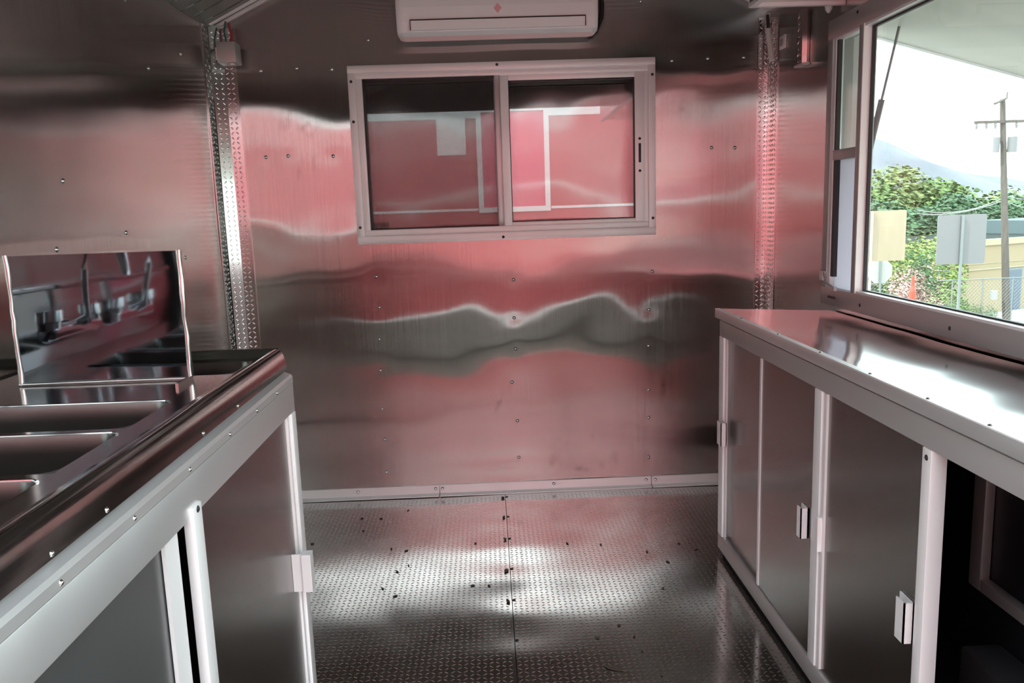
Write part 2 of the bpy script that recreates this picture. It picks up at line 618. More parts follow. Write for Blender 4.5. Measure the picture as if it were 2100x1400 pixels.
# ---- ceiling: coved, of narrow boards
PROF = [(XL, 1.975), (-0.64, 2.19), (0.79, 2.19), (XR, 1.995)]
ceiling = MB().prism([(XL - 0.06, 1.975 + 0.02), (-0.65, 2.21), (0.80, 2.21), (XR + 0.06, 1.995 + 0.02), (XR + 0.06, 2.36), (XL - 0.06, 2.36)], 'y', YR, YB + 0.06).obj('ceiling', M_GAP)
setp(ceiling, kind='structure')
pts = PROF + [(x, z + 0.014) for (x, z) in reversed(PROF)]
slat0 = MB().prism(pts, 'y', -0.044, 0.044).mesh('ceiling_board', M_CEIL)
yy = YB - 0.05
while yy > YR:
    o = bpy.data.objects.new('board', slat0)
    COL.objects.link(o)
    o.parent = ceiling
    o.location = (0, yy, 0)
    yy -= 0.1
tl = MB().prism([(XL, 1.985), (XL + 0.012, 1.985), (XL + 0.045, 2.000), (XL + 0.045, 2.008), (XL, 2.02)], 'y', YR, YB).obj('trim_1', M_ALUW)
setp(tl, kind='structure')
tl = MB().prism([(XR, 1.985), (XR - 0.012, 1.985), (XR - 0.045, 2.000), (XR - 0.045, 2.008), (XR, 2.02)], 'y', YR, YB).obj('trim_2', M_ALU)
setp(tl, kind='structure')
pt = [(XL + 0.02, 1.975), (-0.64, 2.175), (0.79, 2.175), (XR - 0.02, 1.99), (XR, 2.01), (0.8, 2.20), (-0.65, 2.20), (XL, 1.99)]
tb = MB()
tb.prism(pt, 'y', YB - 0.012, YB - 0.002)
tb.prism([(x, z + 0.004) for x, z in pt], 'y', YB - 0.06, YB - 0.045)
setp(tb.obj('trim_3', M_ALUW), kind='structure')

# ---- tread-plate corner angles
def corner_angle(name, xw, sgn, ya, wb, z0, z1, ch):
    me = MB()
    me.prism([(xw, YB), (xw, ya), (xw + sgn * 0.004, ya), (xw + sgn * 0.006, YB - ch * 0.78), (xw + sgn * ch, YB - 0.0095), (xw + sgn * wb, YB - 0.008), (xw + sgn * wb, YB)], 'z', z0, z1)
    o = me.obj(name, M_POST)
    setp(o, kind='structure')
    sp = []
    S = 1 / math.sqrt(2)
    p = 0.0195
    n = int((z1 - z0) / p)
    for j in range(n):
        z = z0 + (j + 0.5) * p
        for i in range(int((wb - ch + 0.004) / p)):
            x = xw + sgn * (ch + (i + 0.5) * p)
            k = (i + j) % 2 * 2 - 1
            sp.append((Vector((x, YB - 0.010, z)), Vector((S, 0, S * k)), Vector((-S * k, 0, S)), Vector((0, -1, 0))))
        if ch > 0.03:
            pa, pb_ = Vector((xw + sgn * 0.006, YB - ch * 0.78, z)), Vector((xw + sgn * ch, YB - 0.0095, z))
            t_ = (pb_ - pa).normalized()
            nn = Vector((-t_.y * -1 * sgn, -abs(t_.x), 0)).normalized()
            for i in range(2):
                k = (i + j) % 2 * 2 - 1
                sp.append((pa.lerp(pb_, 0.27 + 0.46 * i), t_ * S + Vector((0, 0, S * k)), t_ * (-S * k) + Vector((0, 0, S)), nn))
        for i in range(int((YB - ya - ch + 0.004) / p)):
            y = YB - ch - 0.004 - (i + 0.5) * p
            k = (i + j) % 2 * 2 - 1
            xs = 0.010 - (0.006) * (YB - y) / (YB - ya)
            sp.append((Vector((xw + sgn * (xs + 0.0), y, z)), Vector((0, S, S * k)), Vector((0, -S * k, S)), Vector((sgn, 0, 0))))
    lozenges('tread_bumps', sp, o, M_POST, L=0.0085, Wd=0.0028, H=0.0012)
    return o


corner_angle('trim_4', XL, 1, YB - 0.11, 0.095, 0.02, 1.985, 0.048)
corner_angle('trim_5', XR, -1, YB - 0.10, 0.050, 0.02, 1.96, 0.012)

# ---- aluminium angle along the foot of the back wall, in three lengths
bb = empty('baseboard_back', (0, YB, 0), kind='structure')
for (a, b) in ((XL + 0.05, -0.255), (-0.250, 0.680), (0.685, XR - 0.05)):
    MB().prism([(YB - 0.001, 0.045), (YB - 0.006, 0.045), (YB - 0.010, 0.010), (YB - 0.034, 0.006), (YB - 0.034, 0.002), (YB - 0.001, 0.002)], 'x', a, b).obj('angle_strip', M_ALUW, bb)
for x in (-0.61, -0.24, -0.27, 0.25, 0.66, 0.70):
    screw(bb, (x, YB - 0.009, 0.03))

# ================================================================== window_1: the slider in the back wall
w1 = empty('window_1', (0.083, YB, 1.46), kind='structure')
x0, x1, z0, z1 = -0.54, 0.706, 1.105, 1.819
fr = MB()
fr.box(x0, x1, YB - 0.018, YB + 0.05, z1 - 0.030, z1, bev=0.003)
fr.box(x0, x1, YB - 0.018, YB + 0.05, z0, z0 + 0.034, bev=0.003)
fr.box(x0, x0 + 0.030, YB - 0.0175, YB + 0.05, z0 + 0.030, z1 - 0.026, bev=0.003)
fr.box(x1 - 0.030, x1, YB - 0.0175, YB + 0.05, z0 + 0.030, z1 - 0.026, bev=0.003)
auto_smooth(fr.obj('outer_frame', M_ALUW, w1))
fi = MB()
a0, a1, b0, b1 = x0 + 0.026, x1 - 0.024, z0 + 0.028, z1 - 0.024
fi.box(a0, a1, YB - 0.010, YB + 0.045, b1 - 0.028, b1 - 0.004, bev=0.002)
fi.box(a0, a1, YB - 0.010, YB + 0.045, b0 + 0.004, b0 + 0.030, bev=0.002)
fi.box(a0 + 0.004, a0 + 0.030, YB - 0.0095, YB + 0.045, b0 + 0.028, b1 - 0.026, bev=0.002)
fi.box(a1 - 0.022, a1 - 0.004, YB - 0.0095, YB + 0.045, b0 + 0.028, b1 - 0.026, bev=0.002)
auto_smooth(fi.obj('track_frame', M_ALUW, w1))
ff = MB()
ff.box(0.046, 0.084, YB + 0.020, YB + 0.040, b0 + 0.028, b1 - 0.026, bev=0.002)
auto_smooth(ff.obj('meeting_stile', M_ALU, w1))
# sliding sash on the right, nearer the room
sh = MB()
s0, s1, t0, t1 = 0.072, a1 - 0.020, b0 + 0.018, b1 - 0.016
sh.box(s0, s0 + 0.034, YB - 0.006, YB + 0.016, t0, t1, bev=0.002)
sh.box(s1 - 0.040, s1, YB - 0.006, YB + 0.016, t0, t1, bev=0.002)
sh.box(s0 + 0.034, s1 - 0.040, YB - 0.0055, YB + 0.0155, t1 - 0.034, t1, bev=0.002)
sh.box(s0 + 0.034, s1 - 0.040, YB - 0.0055, YB + 0.0155, t0, t0 + 0.026, bev=0.002)
sash = auto_smooth(sh.obj('sliding_sash', M_ALUW, w1))
box('gasket', M_BLACK, sash, s0 + 0.033, s0 + 0.037, YB - 0.004, YB + 0.012, t0 + 0.026, t1 - 0.034)
gk = MB()
gk.box(s0 + 0.034, s1 - 0.040, YB - 0.004, YB + 0.012, t1 - 0.040, t1 - 0.033)
gk.box(s0 + 0.034, s1 - 0.040, YB - 0.004, YB + 0.012, t0 + 0.025, t0 + 0.030)
gk.box(s1 - 0.045, s1 - 0.039, YB - 0.004, YB + 0.012, t0 + 0.026, t1 - 0.034)
gk.obj('gasket', M_BLACK, sash)
box('pane', M_GLASSB, sash, s0 + 0.034, s1 - 0.040, YB + 0.002, YB + 0.006, t0 + 0.026, t1 - 0.034)
hx = s1 - 0.020
box('latch_slot', M_BLACK, sash, hx - 0.006, hx + 0.006, YB - 0.0075, YB + 0.0, 1.403, 1.482, bev=0.003)
for z in (1.37, 1.50):
    screw(sash, (hx, YB - 0.006, z), '-y', DSCREW_ME)
# fixed light on the left, with its insect screen
l0, l1 = a0 + 0.028, 0.050
box('fixed_pane', M_GLASSB, w1, l0, l1, YB + 0.030, YB + 0.034, b0 + 0.028, b1 - 0.026)
MB().quad((l0, YB + 0.012, b0 + 0.028), (l1, YB + 0.012, b0 + 0.028), (l1, YB + 0.012, b1 - 0.026), (l0, YB + 0.012, b1 - 0.026)).obj('insect_screen', M_SCREEN, w1)
gl = MB()
gl.box(l0, l0 + 0.006, YB - 0.004, YB + 0.030, b0 + 0.028, b1 - 0.026)
gl.box(l0, l1, YB - 0.004, YB + 0.030, b1 - 0.033, b1 - 0.027)
gl.box(l0, l1, YB - 0.004, YB + 0.030, b0 + 0.028, b0 + 0.034)
gl.obj('gasket', M_BLACK, w1)
for (x, z) in ((0.063, z1 - 0.012), (x0 + 0.014, 1.757), (x1 - 0.013, 1.751), (x0 + 0.014, 1.175), (0.065, z0 + 0.012), (x1 - 0.013, 1.174), (x0 + 0.014, 1.60)):
    screw(w1, (x, YB - 0.018, z), '-y', DSCREW_ME)
# steel-lined shutter closed outside the glass


def shut_disp(x, z):
    return lumps((x, z), ((0.0060, 1.9, 1.7, 3.3), (0.0045, 3.4, 3.0, 8.1), (0.0010, 6.0, 5.0, 2.1)))


sheet('shutter_lining', -0.60, 0.78, 1.03, 1.89, 0.03, lambda u, v, d: (u, YB + 0.085 - d, v), shut_disp, M_WALL, parent=w1)
box('shutter_skin', M_SHELL, w1, -0.62, 0.80, YB + 0.10, YB + 0.125, 1.0, 1.92)
rv = MB()
rv.box(WIN[0] - 0.01, WIN[0] + 0.002, YB + 0.0, YB + 0.10, WIN[2], WIN[3])
rv.box(WIN[1] - 0.002, WIN[1] + 0.01, YB + 0.0, YB + 0.10, WIN[2], WIN[3])
rv.box(WIN[0], WIN[1], YB + 0.0, YB + 0.10, WIN[3] - 0.002, WIN[3] + 0.01)
rv.box(WIN[0], WIN[1], YB + 0.0, YB + 0.10, WIN[2] - 0.01, WIN[2] + 0.002)
rv.obj('reveal', M_GAP, w1)

# ================================================================== window_2: the serving window in the right wall
w2 = empty('window_2', (XR, 1.6, 0.87), kind='structure')
yA, yB_, zA, zB = 0.70, 2.710, 0.880, 1.796
xf0, xf1 = 1.130, 1.200
f2 = MB()
f2.box(xf0, xf1, yA, yB_, zA, zA + 0.058, bev=0.003)
f2.box(xf0, xf1, yA, yB_, zB - 0.060, zB, bev=0.003)
f2.box(xf0 + 0.0005, xf1, yB_ - 0.040, yB_, zA + 0.056, zB - 0.058, bev=0.003)
f2.box(xf0 + 0.0005, xf1, yA, yA + 0.045, zA + 0.056, zB - 0.058, bev=0.003)
auto_smooth(f2.obj('outer_frame', M_FRAME, w2))
mu = MB()
mu.box(xf0 + 0.001, 1.175, 2.461, 2.486, zA + 0.056, zB - 0.058, bev=0.002)
auto_smooth(mu.obj('mullion', M_FRAME, w2))
# main fixed light with its pale inner frame
m2 = MB()
i0, i1 = zA + 0.055, zB - 0.057
m2.box(xf0 + 0.0015, xf0 + 0.040, 2.456, 2.4605, i0, i1)
m2.box(xf0 + 0.004, xf0 + 0.040, yA + 0.043, 2.456, i0, i0 + 0.010)
m2.box(xf0 + 0.004, xf0 + 0.040, yA + 0.043, 2.456, i1 - 0.010, i1)
m2.box(xf0 + 0.004, xf0 + 0.040, yA + 0.043, yA + 0.07, i0 + 0.010, i1 - 0.010)
mm = m2.obj('glazing_frame', M_ALUW, w2)
gxx = xf0 + 0.030
box('pane', M_GLASS, mm, gxx, gxx + 0.005, yA + 0.069, 2.457, i0 + 0.009, i1 - 0.009)
g2 = MB()
g2.box(xf0 + 0.026, xf0 + 0.036, 2.449, 2.4565, i0 + 0.010, i1 - 0.010)
g2.box(xf0 + 0.026, xf0 + 0.036, yA + 0.07, 2.450, i1 - 0.016, i1 - 0.0095)
g2.box(xf0 + 0.026, xf0 + 0.036, yA + 0.07, 2.450, i0 + 0.0095, i0 + 0.014)
g2.obj('gasket', M_BLACK, mm)
# narrow side light: clear above, film-covered below
s2 = MB()
s2.box(xf0 + 0.004, xf0 + 0.030, 2.650, 2.672, i0, i1, bev=0.002)
s2.box(xf0 + 0.004, xf0 + 0.030, 2.484, 2.651, i1 - 0.012, i1, bev=0.002)
ss = auto_smooth(s2.obj('side_light_frame', M_ALUW, w2))
box('cross_rail', M_FRAME, ss, xf0 + 0.003, xf0 + 0.030, 2.484, 2.652, 1.353, 1.385, bev=0.002)
box('pane', M_GLASS, ss, gxx - 0.010, gxx - 0.006, 2.484, 2.651, 1.380, i1 - 0.011)
box('film_pane', M_FILM, ss, gxx - 0.010, gxx - 0.006, 2.484, 2.651, i0, 1.357)
box('gasket', M_BLACK, ss, xf0 + 0.006, gxx - 0.011, 2.628, 2.651, i0 + 0.04, 1.352)
box('gasket', M_BLACK, ss, xf0 + 0.006, gxx - 0.011, 2.638, 2.651, 1.386, i1 - 0.012)
lt = MB()
lt.tube([(xf0 - 0.003, 2.690, 0.990), (xf0 - 0.010, 2.665, 0.982), (xf0 - 0.010, 2.640, 0.955), (xf0 - 0.004, 2.600, 0.942)], 0.004, 6)
lt.box(xf0 - 0.008, xf0 + 0.002, 2.585, 2.625, 0.932, 0.946)
lt.box(xf0 - 0.010, xf0 + 0.002, 2.675, 2.700, 0.960, 0.990)
auto_smooth(lt.obj('latch', M_ALU, w2))
box('latch_pin', M_DARKSCREW, w2, xf0 - 0.005, xf0 + 0.001, 2.590, 2.640, 0.905, 0.912)
for y in (2.415, 1.93, 1.5):
    screw(w2, (xf0, y, zA + 0.026), '-x', DSCREW_ME)
for y in (2.50, 1.9):
    screw(w2, (xf0, y, zB - 0.018), '-x', DSCREW_ME)

# ---- hinged hatch outside, swung up, held by a gas strut
aw = thing('awning_hatch', 'white-lined serving hatch propped open above the right-hand window', 'hatch', (XR + 0.07, 1.6, 1.85))


def AZ(x):
    return 1.772 - 0.28 * (x - 1.24)


MB().prism([(1.25, AZ(1.25)), (2.32, AZ(2.32)), (2.32, AZ(2.32) + 0.012), (1.25, AZ(1.25) + 0.012)], 'y', 0.66, 2.74).obj('lining_sheet', M_AWN, aw)
MB().prism([(1.25, AZ(1.25) + 0.014), (2.32, AZ(2.32) + 0.014), (2.32, AZ(2.32) + 0.042), (1.25, AZ(1.25) + 0.042)], 'y', 0.65, 2.75).obj('outer_panel', M_SHELL, aw)
for (a, b) in ((2.738, 2.762), (0.64, 0.662)):
    MB().prism([(1.25, AZ(1.25) - 0.004), (2.33, AZ(2.33) - 0.004), (2.33, AZ(2.33) + 0.045), (1.25, AZ(1.25) + 0.045)], 'y', a, b).obj('edge_trim', M_ALUW, aw)
MB().box(2.31, 2.335, 0.64, 2.76, AZ(2.33) - 0.004, AZ(2.33) + 0.045).obj('edge_trim', M_ALUW, aw)
st = MB()
P0, P1 = Vector((1.255, 2.69, 1.30)), Vector((1.31, 2.60, 1.76))
st.tube([P0, P0.lerp(P1, 0.52)], 0.010, 10)
strut = auto_smooth(st.obj('gas_strut', mat('strut_grey', (0.12, 0.12, 0.13), 0.4), aw))
MB().tube([P0.lerp(P1, 0.50), P1], 0.0045, 8).obj('strut_rod', mat('strut_rod_grey', (0.25, 0.25, 0.26), 0.3, 0.6), strut)

# ================================================================== air conditioner on the back wall
ac = thing('air_conditioner', 'white split air conditioner mounted high on the steel wall above the sliding window', 'air conditioner', (0.08, YB - 0.01, 1.9))
AX0, AX1, AZ0, AZ1, AY = -0.315, 0.452, 1.893, 2.183, 3.205
prof = [(YB - 0.012, AZ0 + 0.03), (YB - 0.05, AZ0 + 0.004), (AY + 0.035, AZ0), (AY + 0.012, AZ0 + 0.012), (AY + 0.004, AZ0 + 0.05), (AY, AZ0 + 0.10), (AY + 0.004, AZ1 - 0.05), (AY + 0.03, AZ1 - 0.012), (AY + 0.07, AZ1), (YB - 0.012, AZ1)]
bd = MB().prism(prof, 'x', AX0 + 0.022, AX1 - 0.022)
bd.obj('body', M_PLASTIC, ac)
for (a, b, c) in ((AX0, AX0 + 0.022, 0), (AX1 - 0.022, AX1, 1)):
    e = MB()
    pr = [(y + 0.006, z + (0.004 if z < 2.0 else -0.004)) for (y, z) in prof[:1]] + [(y + 0.004 if y < 3.3 else y, z) for (y, z) in prof[1:]]
    bm = e.bm
    inner = [(y, z) for (y, z) in prof]
    cy, cz = (AY + YB) / 2, (AZ0 + AZ1) / 2
    outer = [(cy + (y - cy) * (0.90 if y < cy else 1.0), cz + (z - cz) * 0.955) for (y, z) in prof]
    xi, xo = (b, a) if c == 0 else (a, b)
    ra = [bm.verts.new((xi, y, z)) for y, z in inner]
    rb = [bm.verts.new((xo + (xi - xo) * 0.35, cy + (y - cy) * 0.975, cz + (z - cz) * 0.985)) for y, z in inner]
    rc = [bm.verts.new((xo, y, z)) for y, z in outer]
    n = len(inner)
    for r1, r2 in ((ra, rb), (rb, rc)):
        for i in range(n):
            bm.faces.new((r1[i], r1[(i + 1) % n], r2[(i + 1) % n], r2[i]))
    bm.faces.new(rc)
    bm.faces.new(ra[::-1])
    auto_smooth(e.obj('end_cap', M_PLASTIC, ac), 40)
# louvre at the foot of the front
lv = MB()
lv.prism([(AY + 0.001, AZ0 + 0.052), (AY - 0.005, AZ0 + 0.050), (AY + 0.003, AZ0 + 0.018), (AY + 0.010, AZ0 + 0.016)], 'x', AX0 + 0.055, AX1 - 0.052)
lv.obj('louvre', M_PLASTIC2, ac)
gp = MB()
gp.box(AX0 + 0.052, AX1 - 0.049, AY - 0.0015, AY + 0.006, AZ0 + 0.053, AZ0 + 0.0555)
gp.box(AX0 + 0.051, AX0 + 0.053, AY + 0.0, AY + 0.008, AZ0 + 0.018, AZ0 + 0.0555)
gp.box(AX1 - 0.050, AX1 - 0.048, AY - 0.002, AY + 0.008, AZ0 + 0.018, AZ0 + 0.0555)
gp.obj('louvre_gap', M_GAP, ac)
MB().prism([(AX0 + 0.385, 2.000), (AX0 + 0.400, 1.982), (AX0 + 0.385, 1.964), (AX0 + 0.370, 1.982)], 'y', AY - 0.0012, AY + 0.002).obj('indicator', M_PINK, ac)
cb = MB()
cb.tube([(0.445, 3.36, 2.16), (0.475, 3.355, 2.10), (0.490, 3.355, 2.02), (0.488, 3.36, 1.97), (0.470, 3.37, 1.93), (0.440, 3.375, 1.905)], 0.007, 8)
cb.tube([(0.452, 3.37, 2.16), (0.487, 3.37, 2.06), (0.480, 3.37, 1.97), (0.450, 3.375, 1.915)], 0.005, 8)
auto_smooth(cb.obj('cable', M_BLACK, ac))

# ================================================================== bracket in the far left corner
br = thing('junction_box', 'small grey metal box high on the corner post left of the window', 'box', (XL + 0.03, YB - 0.09, 1.83))
bx = MB()
bx.box(-1.020, -0.948, 3.285, 3.36, 1.826, 1.905, bev=0.003)
auto_smooth(bx.obj('cover', M_FRAME, br))
MB().box(-1.026, -1.020, 3.29, 3.35, 1.84, 1.885).obj('back_plate', M_ALU, br)
MB().box(-0.978, -0.962, 3.30, 3.315, 1.822, 1.8265).obj('lamp_lens', M_WHITE, br)
MB().tube([(-0.975, 3.33, 1.904), (-0.972, 3.34, 1.94), (-0.985, 3.35, 1.985)], 0.006, 6).obj('wire', mat('red_wire', (0.35, 0.06, 0.07), 0.4), br)
MB().tube([(-0.990, 3.32, 1.904), (-0.998, 3.33, 1.95), (-0.992, 3.34, 1.99)], 0.004, 6).obj('wire', mat('teal_wire', (0.04, 0.14, 0.13), 0.4), br)

# ================================================================== overhead box above the serving window
oh = thing('overhead_cabinet', 'stainless overhead box with a bright bottom flange above the right window', 'cabinet', (1.0, 1.6, 1.84))
OX0, OX1, OY1, OZ = 0.868, XR - 0.002, 2.70, 1.845
ob = MB()
ob.prism([(OX0, OZ + 0.012), (OX1, OZ + 0.012), (OX1, OZ + 0.115), (0.93, OZ + 0.245), (OX0, OZ + 0.275)], 'y', 0.66, OY1)
ob.obj('body', M_STEEL, oh)
MB().box(OX0, OX1, OY1 - 0.006, OY1 + 0.012, OZ, OZ + 0.014).obj('flange', M_ALUW, oh)
MB().box(OX0, OX0 + 0.022, 0.66, OY1 - 0.006, OZ, OZ + 0.0118).obj('flange', M_ALUW, oh)

tl = thing('tube_light', 'short grey tube hanging in the far right corner below the overhead box', 'light', (1.155, 3.33, 1.84))
MB().tube([(1.150, 3.34, 1.905), (1.158, 3.31, 1.78)], 0.011, 10).obj('tube', M_ALUW, tl)
MB().tube([(1.148, 3.345, 1.96), (1.150, 3.34, 1.905)], 0.006, 8).obj('cord', M_BLACK, tl)
sk = thing('wall_switch', 'tiny pale square switch on the right wall beside the corner tube', 'switch', (XR, 3.24, 1.835))
box('plate', M_ALUW, sk, XR - 0.008, XR - 0.001, 3.212, 3.272, 1.81, 1.86, bev=0.002)
box('rocker', M_FRAME, sk, XR - 0.011, XR - 0.007, 3.228, 3.256, 1.822, 1.848, bev=0.001)
hb = thing('tread_plate_bracket', 'short tread-plate strip hanging on the right wall below the overhead box', 'bracket', (XR, 2.98, 1.78))
MB().prism([(XR - 0.001, 3.05), (XR - 0.022, 3.05), (XR - 0.026, 2.99), (XR - 0.010, 2.985), (XR - 0.001, 2.985)], 'z', 1.715, 1.90).obj('strip', M_POST, hb)
spp = []
for j in range(8):
    for i in range(2):
        k = (i + j) % 2 * 2 - 1
        spp.append((Vector((XR - 0.024, 3.005 + i * 0.026, 1.728 + j * 0.022)), Vector((0, .7, .7 * k)), Vector((0, -.7 * k, .7)), Vector((-1, 0, 0))))
lozenges('tread_bumps', spp, hb, M_POST, L=0.0105, Wd=0.0036, H=0.0016)
MB().box(XR - 0.030, XR - 0.002, 2.975, 3.055, 1.708, 1.715).obj('foot', M_ALU, hb)
kb = thing('bulb', 'small white rounded bulb end just under the overhead box flange', 'bulb', (1.12, 2.73, 1.80))
o = MB()
o.tube([(1.155, 2.77, 1.90), (1.155, 2.77, 1.862), (1.155, 2.77, 1.846), (1.155, 2.77, 1.836)], [0.014, 0.014, 0.011, 0.004], 12)
auto_smooth(o.obj('globe', M_WHITE, kb), 60)
o = MB().tube([(1.155, 2.77, 1.90), (1.155, 2.77, 1.925)], 0.016, 12).obj('cap', M_ALU, kb)
MB().tube([(1.155, 2.77, 1.925), (1.165, 2.74, 1.99)], 0.006, 8).obj('stem', M_ALU, kb)


# ================================================================== right-hand cabinet
def pull(name, parent, x, y0, y1, z0, z1, sgn, m=M_ALUW):
    """an aluminium channel pull: a base flange on the door and a lip standing off it. sgn: direction of the room"""
    b = MB()
    t = 0.003
    b.box(min(x, x + sgn * t), max(x, x + sgn * t), y0, y1, z0, z1)
    b.box(min(x, x + sgn * 0.020), max(x, x + sgn * 0.020), y0, y0 + t, z0, z1)
    b.box(min(x + sgn * 0.017, x + sgn * 0.020), max(x + sgn * 0.017, x + sgn * 0.020), y0, y0 + (y1 - y0) * 0.62, z0, z1)
    return b.obj(name, m, parent)


XC = 0.778
rc = thing('right_cabinet', 'low stainless cabinet with sliding doors and an open bay under the serving window', 'cabinet', (0.98, 1.4, 0))
body = MB()
body.box(XC + 0.012, XR - 0.003, 2.665, 2.690, 0.06, 0.836)             # far end
body.obj('end_panel', M_STEEL, rc)
MB().box(XC + 0.031, XR - 0.003, 0.66, 0.68, 0.02, 0.835).obj('end_panel', M_STEEL, rc)
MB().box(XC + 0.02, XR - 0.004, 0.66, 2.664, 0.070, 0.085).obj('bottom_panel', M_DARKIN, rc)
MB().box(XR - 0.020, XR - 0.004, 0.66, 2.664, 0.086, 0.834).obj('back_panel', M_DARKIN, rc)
frm = (('top_rail', XC, XC + 0.03, 0.66, 2.690, 0.782, 0.836),
       ('bottom_rail', XC, XC + 0.03, 0.66, 2.690, 0.020, 0.075),
       ('post', XC - 0.001, XC + 0.03, 2.640, 2.6895, 0.075, 0.782),
       ('post', XC - 0.001, XC + 0.03, 1.838, 1.880, 0.075, 0.782),
       ('post', XC - 0.001, XC + 0.03, 1.362, 1.392, 0.075, 0.782))
for (n, *a) in frm:
    box(n, M_FRAME if 'rail' in n else M_ALUW, rc, *a, bev=0.002)
box('kick_plate', M_GAP, rc, XC + 0.015, XC + 0.03, 0.66, 2.68, 0.0, 0.020)


def flat_door(name, parent, x, y0, y1, z0, z1, m=M_DOOR, th=0.012):
    me = bpy.data.meshes.new(name)
    n = 10
    b = MB().box(x, x + th, y0, y1, z0, z1)
    mesh = b.mesh(name, m)
    ul = mesh.uv_layers.new(name='UVMap')
    for lo in mesh.loops:
        c = mesh.vertices[lo.vertex_index].co
        ul.data[lo.index].uv = (c.y + c.x, c.z)
    bpy.data.meshes.remove(me)
    return link(name, mesh, parent)


d1 = flat_door('door', rc, XC + 0.016, 2.262, 2.640, 0.080, 0.780)
d2 = flat_door('door', rc, XC + 0.004, 1.880, 2.280, 0.080, 0.780)
box('edge_strip', M_ALUW, d2, XC + 0.001, XC + 0.004, 2.266, 2.280, 0.080, 0.780)
d3 = flat_door('door', rc, XC + 0.008, 1.392, 1.830, 0.080, 0.780)
box('edge_strip', M_ALUW, d3, XC + 0.002, XC + 0.008, 1.815, 1.830, 0.080, 0.780)
tr = MB()
tr.box(XC + 0.0015, XC + 0.004, 2.612, 2.622, 0.08, 0.78)
tr.obj('edge_strip', M_ALUW, d1)
pull('handle', d1, XC - 0.002, 2.590, 2.660, 0.420, 0.500, -1)
pull('handle', d2, XC + 0.003, 1.905, 1.945, 0.385, 0.465, -1)
pull('handle', d3, XC + 0.007, 1.405, 1.455, 0.385, 0.468, -1)
box('hinge', M_ALUW, d3, XC - 0.008, XC + 0.008, 1.822, 1.834, 0.385, 0.472, bev=0.002)
screw(rc, (XC - 0.001, 1.377, 0.765), '-x', DSCREW_ME)
# near bay: frame at the back and a steel liner on its floor
box('back_post', M_ALU, rc, XR - 0.045, XR - 0.021, 1.755, 1.800, 0.30, 0.834, bev=0.002)
box('inner_rail', M_FRAME, rc, XR - 0.045, XR - 0.021, 0.66, 1.755, 0.30, 0.33, bev=0.002)
box('near_post', M_ALU, rc, XC, XC + 0.03, 0.66, 0.69, 0.075, 0.782, bev=0.002)
wheel = MB().box(1.06, XR - 0.022, 0.80, 1.70, 0.086, 0.20, bev=0.012)
auto_smooth(wheel.obj('liner_box', mat('liner_steel', (0.2, 0.2, 0.21), 0.35, 0.8), rc))
for (y, z) in ((1.70, 0.16), (1.55, 0.42), (1.3, 0.2), (1.5, 0.12)):
    screw(rc, (XR - 0.0205, y, z), '-x')

# ---- worktop


def top_disp(y, x):
    return lumps((y, x), ((0.0045, 2.2, 2.6, 12.4), (0.0022, 5.0, 4.0, 3.9)))


wt = thing('worktop', 'long stainless worktop with a pale front edge beneath the serving window', 'worktop', (0.98, 1.4, 0.86))
WX0, WX1, WY0, WY1, WZ = 0.768, XR - 0.012, 0.645, 2.715, 0.872
tp = sheet('top_sheet', WY0 + 0.004, WY1 - 0.004, WX0 + 0.006, WX1, 0.02, lambda u, v, d: (v, u, WZ - 0.05 * max(0.0, v - WX0 - 0.02) + d * min(1, (v - WX0) / 0.05)), top_disp, M_TOP, parent=wt)
e = MB()
e.box(WX0, WX0 + 0.014, WY0, WY1, WZ - 0.030, WZ - 0.0005, bev=0.003)
e.prism([(WX0 + 0.014, WZ - 0.03), (WX1, WZ - 0.045), (WX1, WZ - 0.022), (WX0 + 0.014, WZ - 0.0015)], 'y', WY1 - 0.008, WY1)
auto_smooth(e.obj('front_edge', M_ALU, wt))
MB().box(WX0 + 0.014, WX1, WY0, WY1 - 0.010, WZ - 0.034, WZ - 0.032).obj('core', M_GAP, wt)
box('edge_strip', M_ALUW, wt, WX0 + 0.001, WX0 + 0.016, WY0, WY1, WZ - 0.001, WZ + 0.0015)
for y in (2.45, 2.13, 1.85, 1.6, 1.38, 1.2):
    screw(wt, (WX0 + 0.008, y, WZ + 0.0015), '+z', RIVET_ME)

# ================================================================== left-hand cabinet
XS = -0.480
lc = thing('left_cabinet', 'low stainless cabinet with a pale riveted top rail under the sink', 'cabinet', (-0.75, 1.0, 0))
rl = MB()
rl.prism([(XS - 0.022, 0.868), (XS - 0.004, 0.860), (XS, 0.854), (XS, 0.8405), (XS - 0.022, 0.8405)], 'y', 0.66, 1.905)
rl.obj('upper_rail', M_ALU, lc)
box('lower_rail', M_ALU, lc, XS - 0.024, XS - 0.0005, 0.66, 1.905, 0.772, 0.839, bev=0.001)
box('post', M_ALUW, lc, XS - 0.030, XS + 0.001, 1.868, 1.9055, 0.02, 0.771, bev=0.003)
box('inner_post', M_ALUW, lc, XS - 0.030, XS - 0.006, 1.850, 1.866, 0.02, 0.771, bev=0.002)
box('post', M_ALUW, lc, XS - 0.012, XS + 0.006, 1.208, 1.246, 0.02, 0.790, bev=0.003)
box('inner_post', M_ALU, lc, XS - 0.012, XS - 0.001, 1.247, 1.262, 0.02, 0.771, bev=0.002)
box('bottom_rail', M_ALU, lc, XS - 0.030, XS - 0.001, 0.66, 1.8675, 0.02, 0.075, bev=0.002)
box('kick_plate', M_GAP, lc, XS - 0.04, XS - 0.03, 0.66, 1.90, 0.0, 0.06)
MB().box(XL + 0.012, XS - 0.031, 1.880, 1.905, 0.02, 0.838).obj('end_panel', M_STEEL, lc)
MB().box(XL + 0.012, XS - 0.031, 0.66, 1.879, 0.06, 0.075).obj('bottom_panel', M_DARKIN, lc)
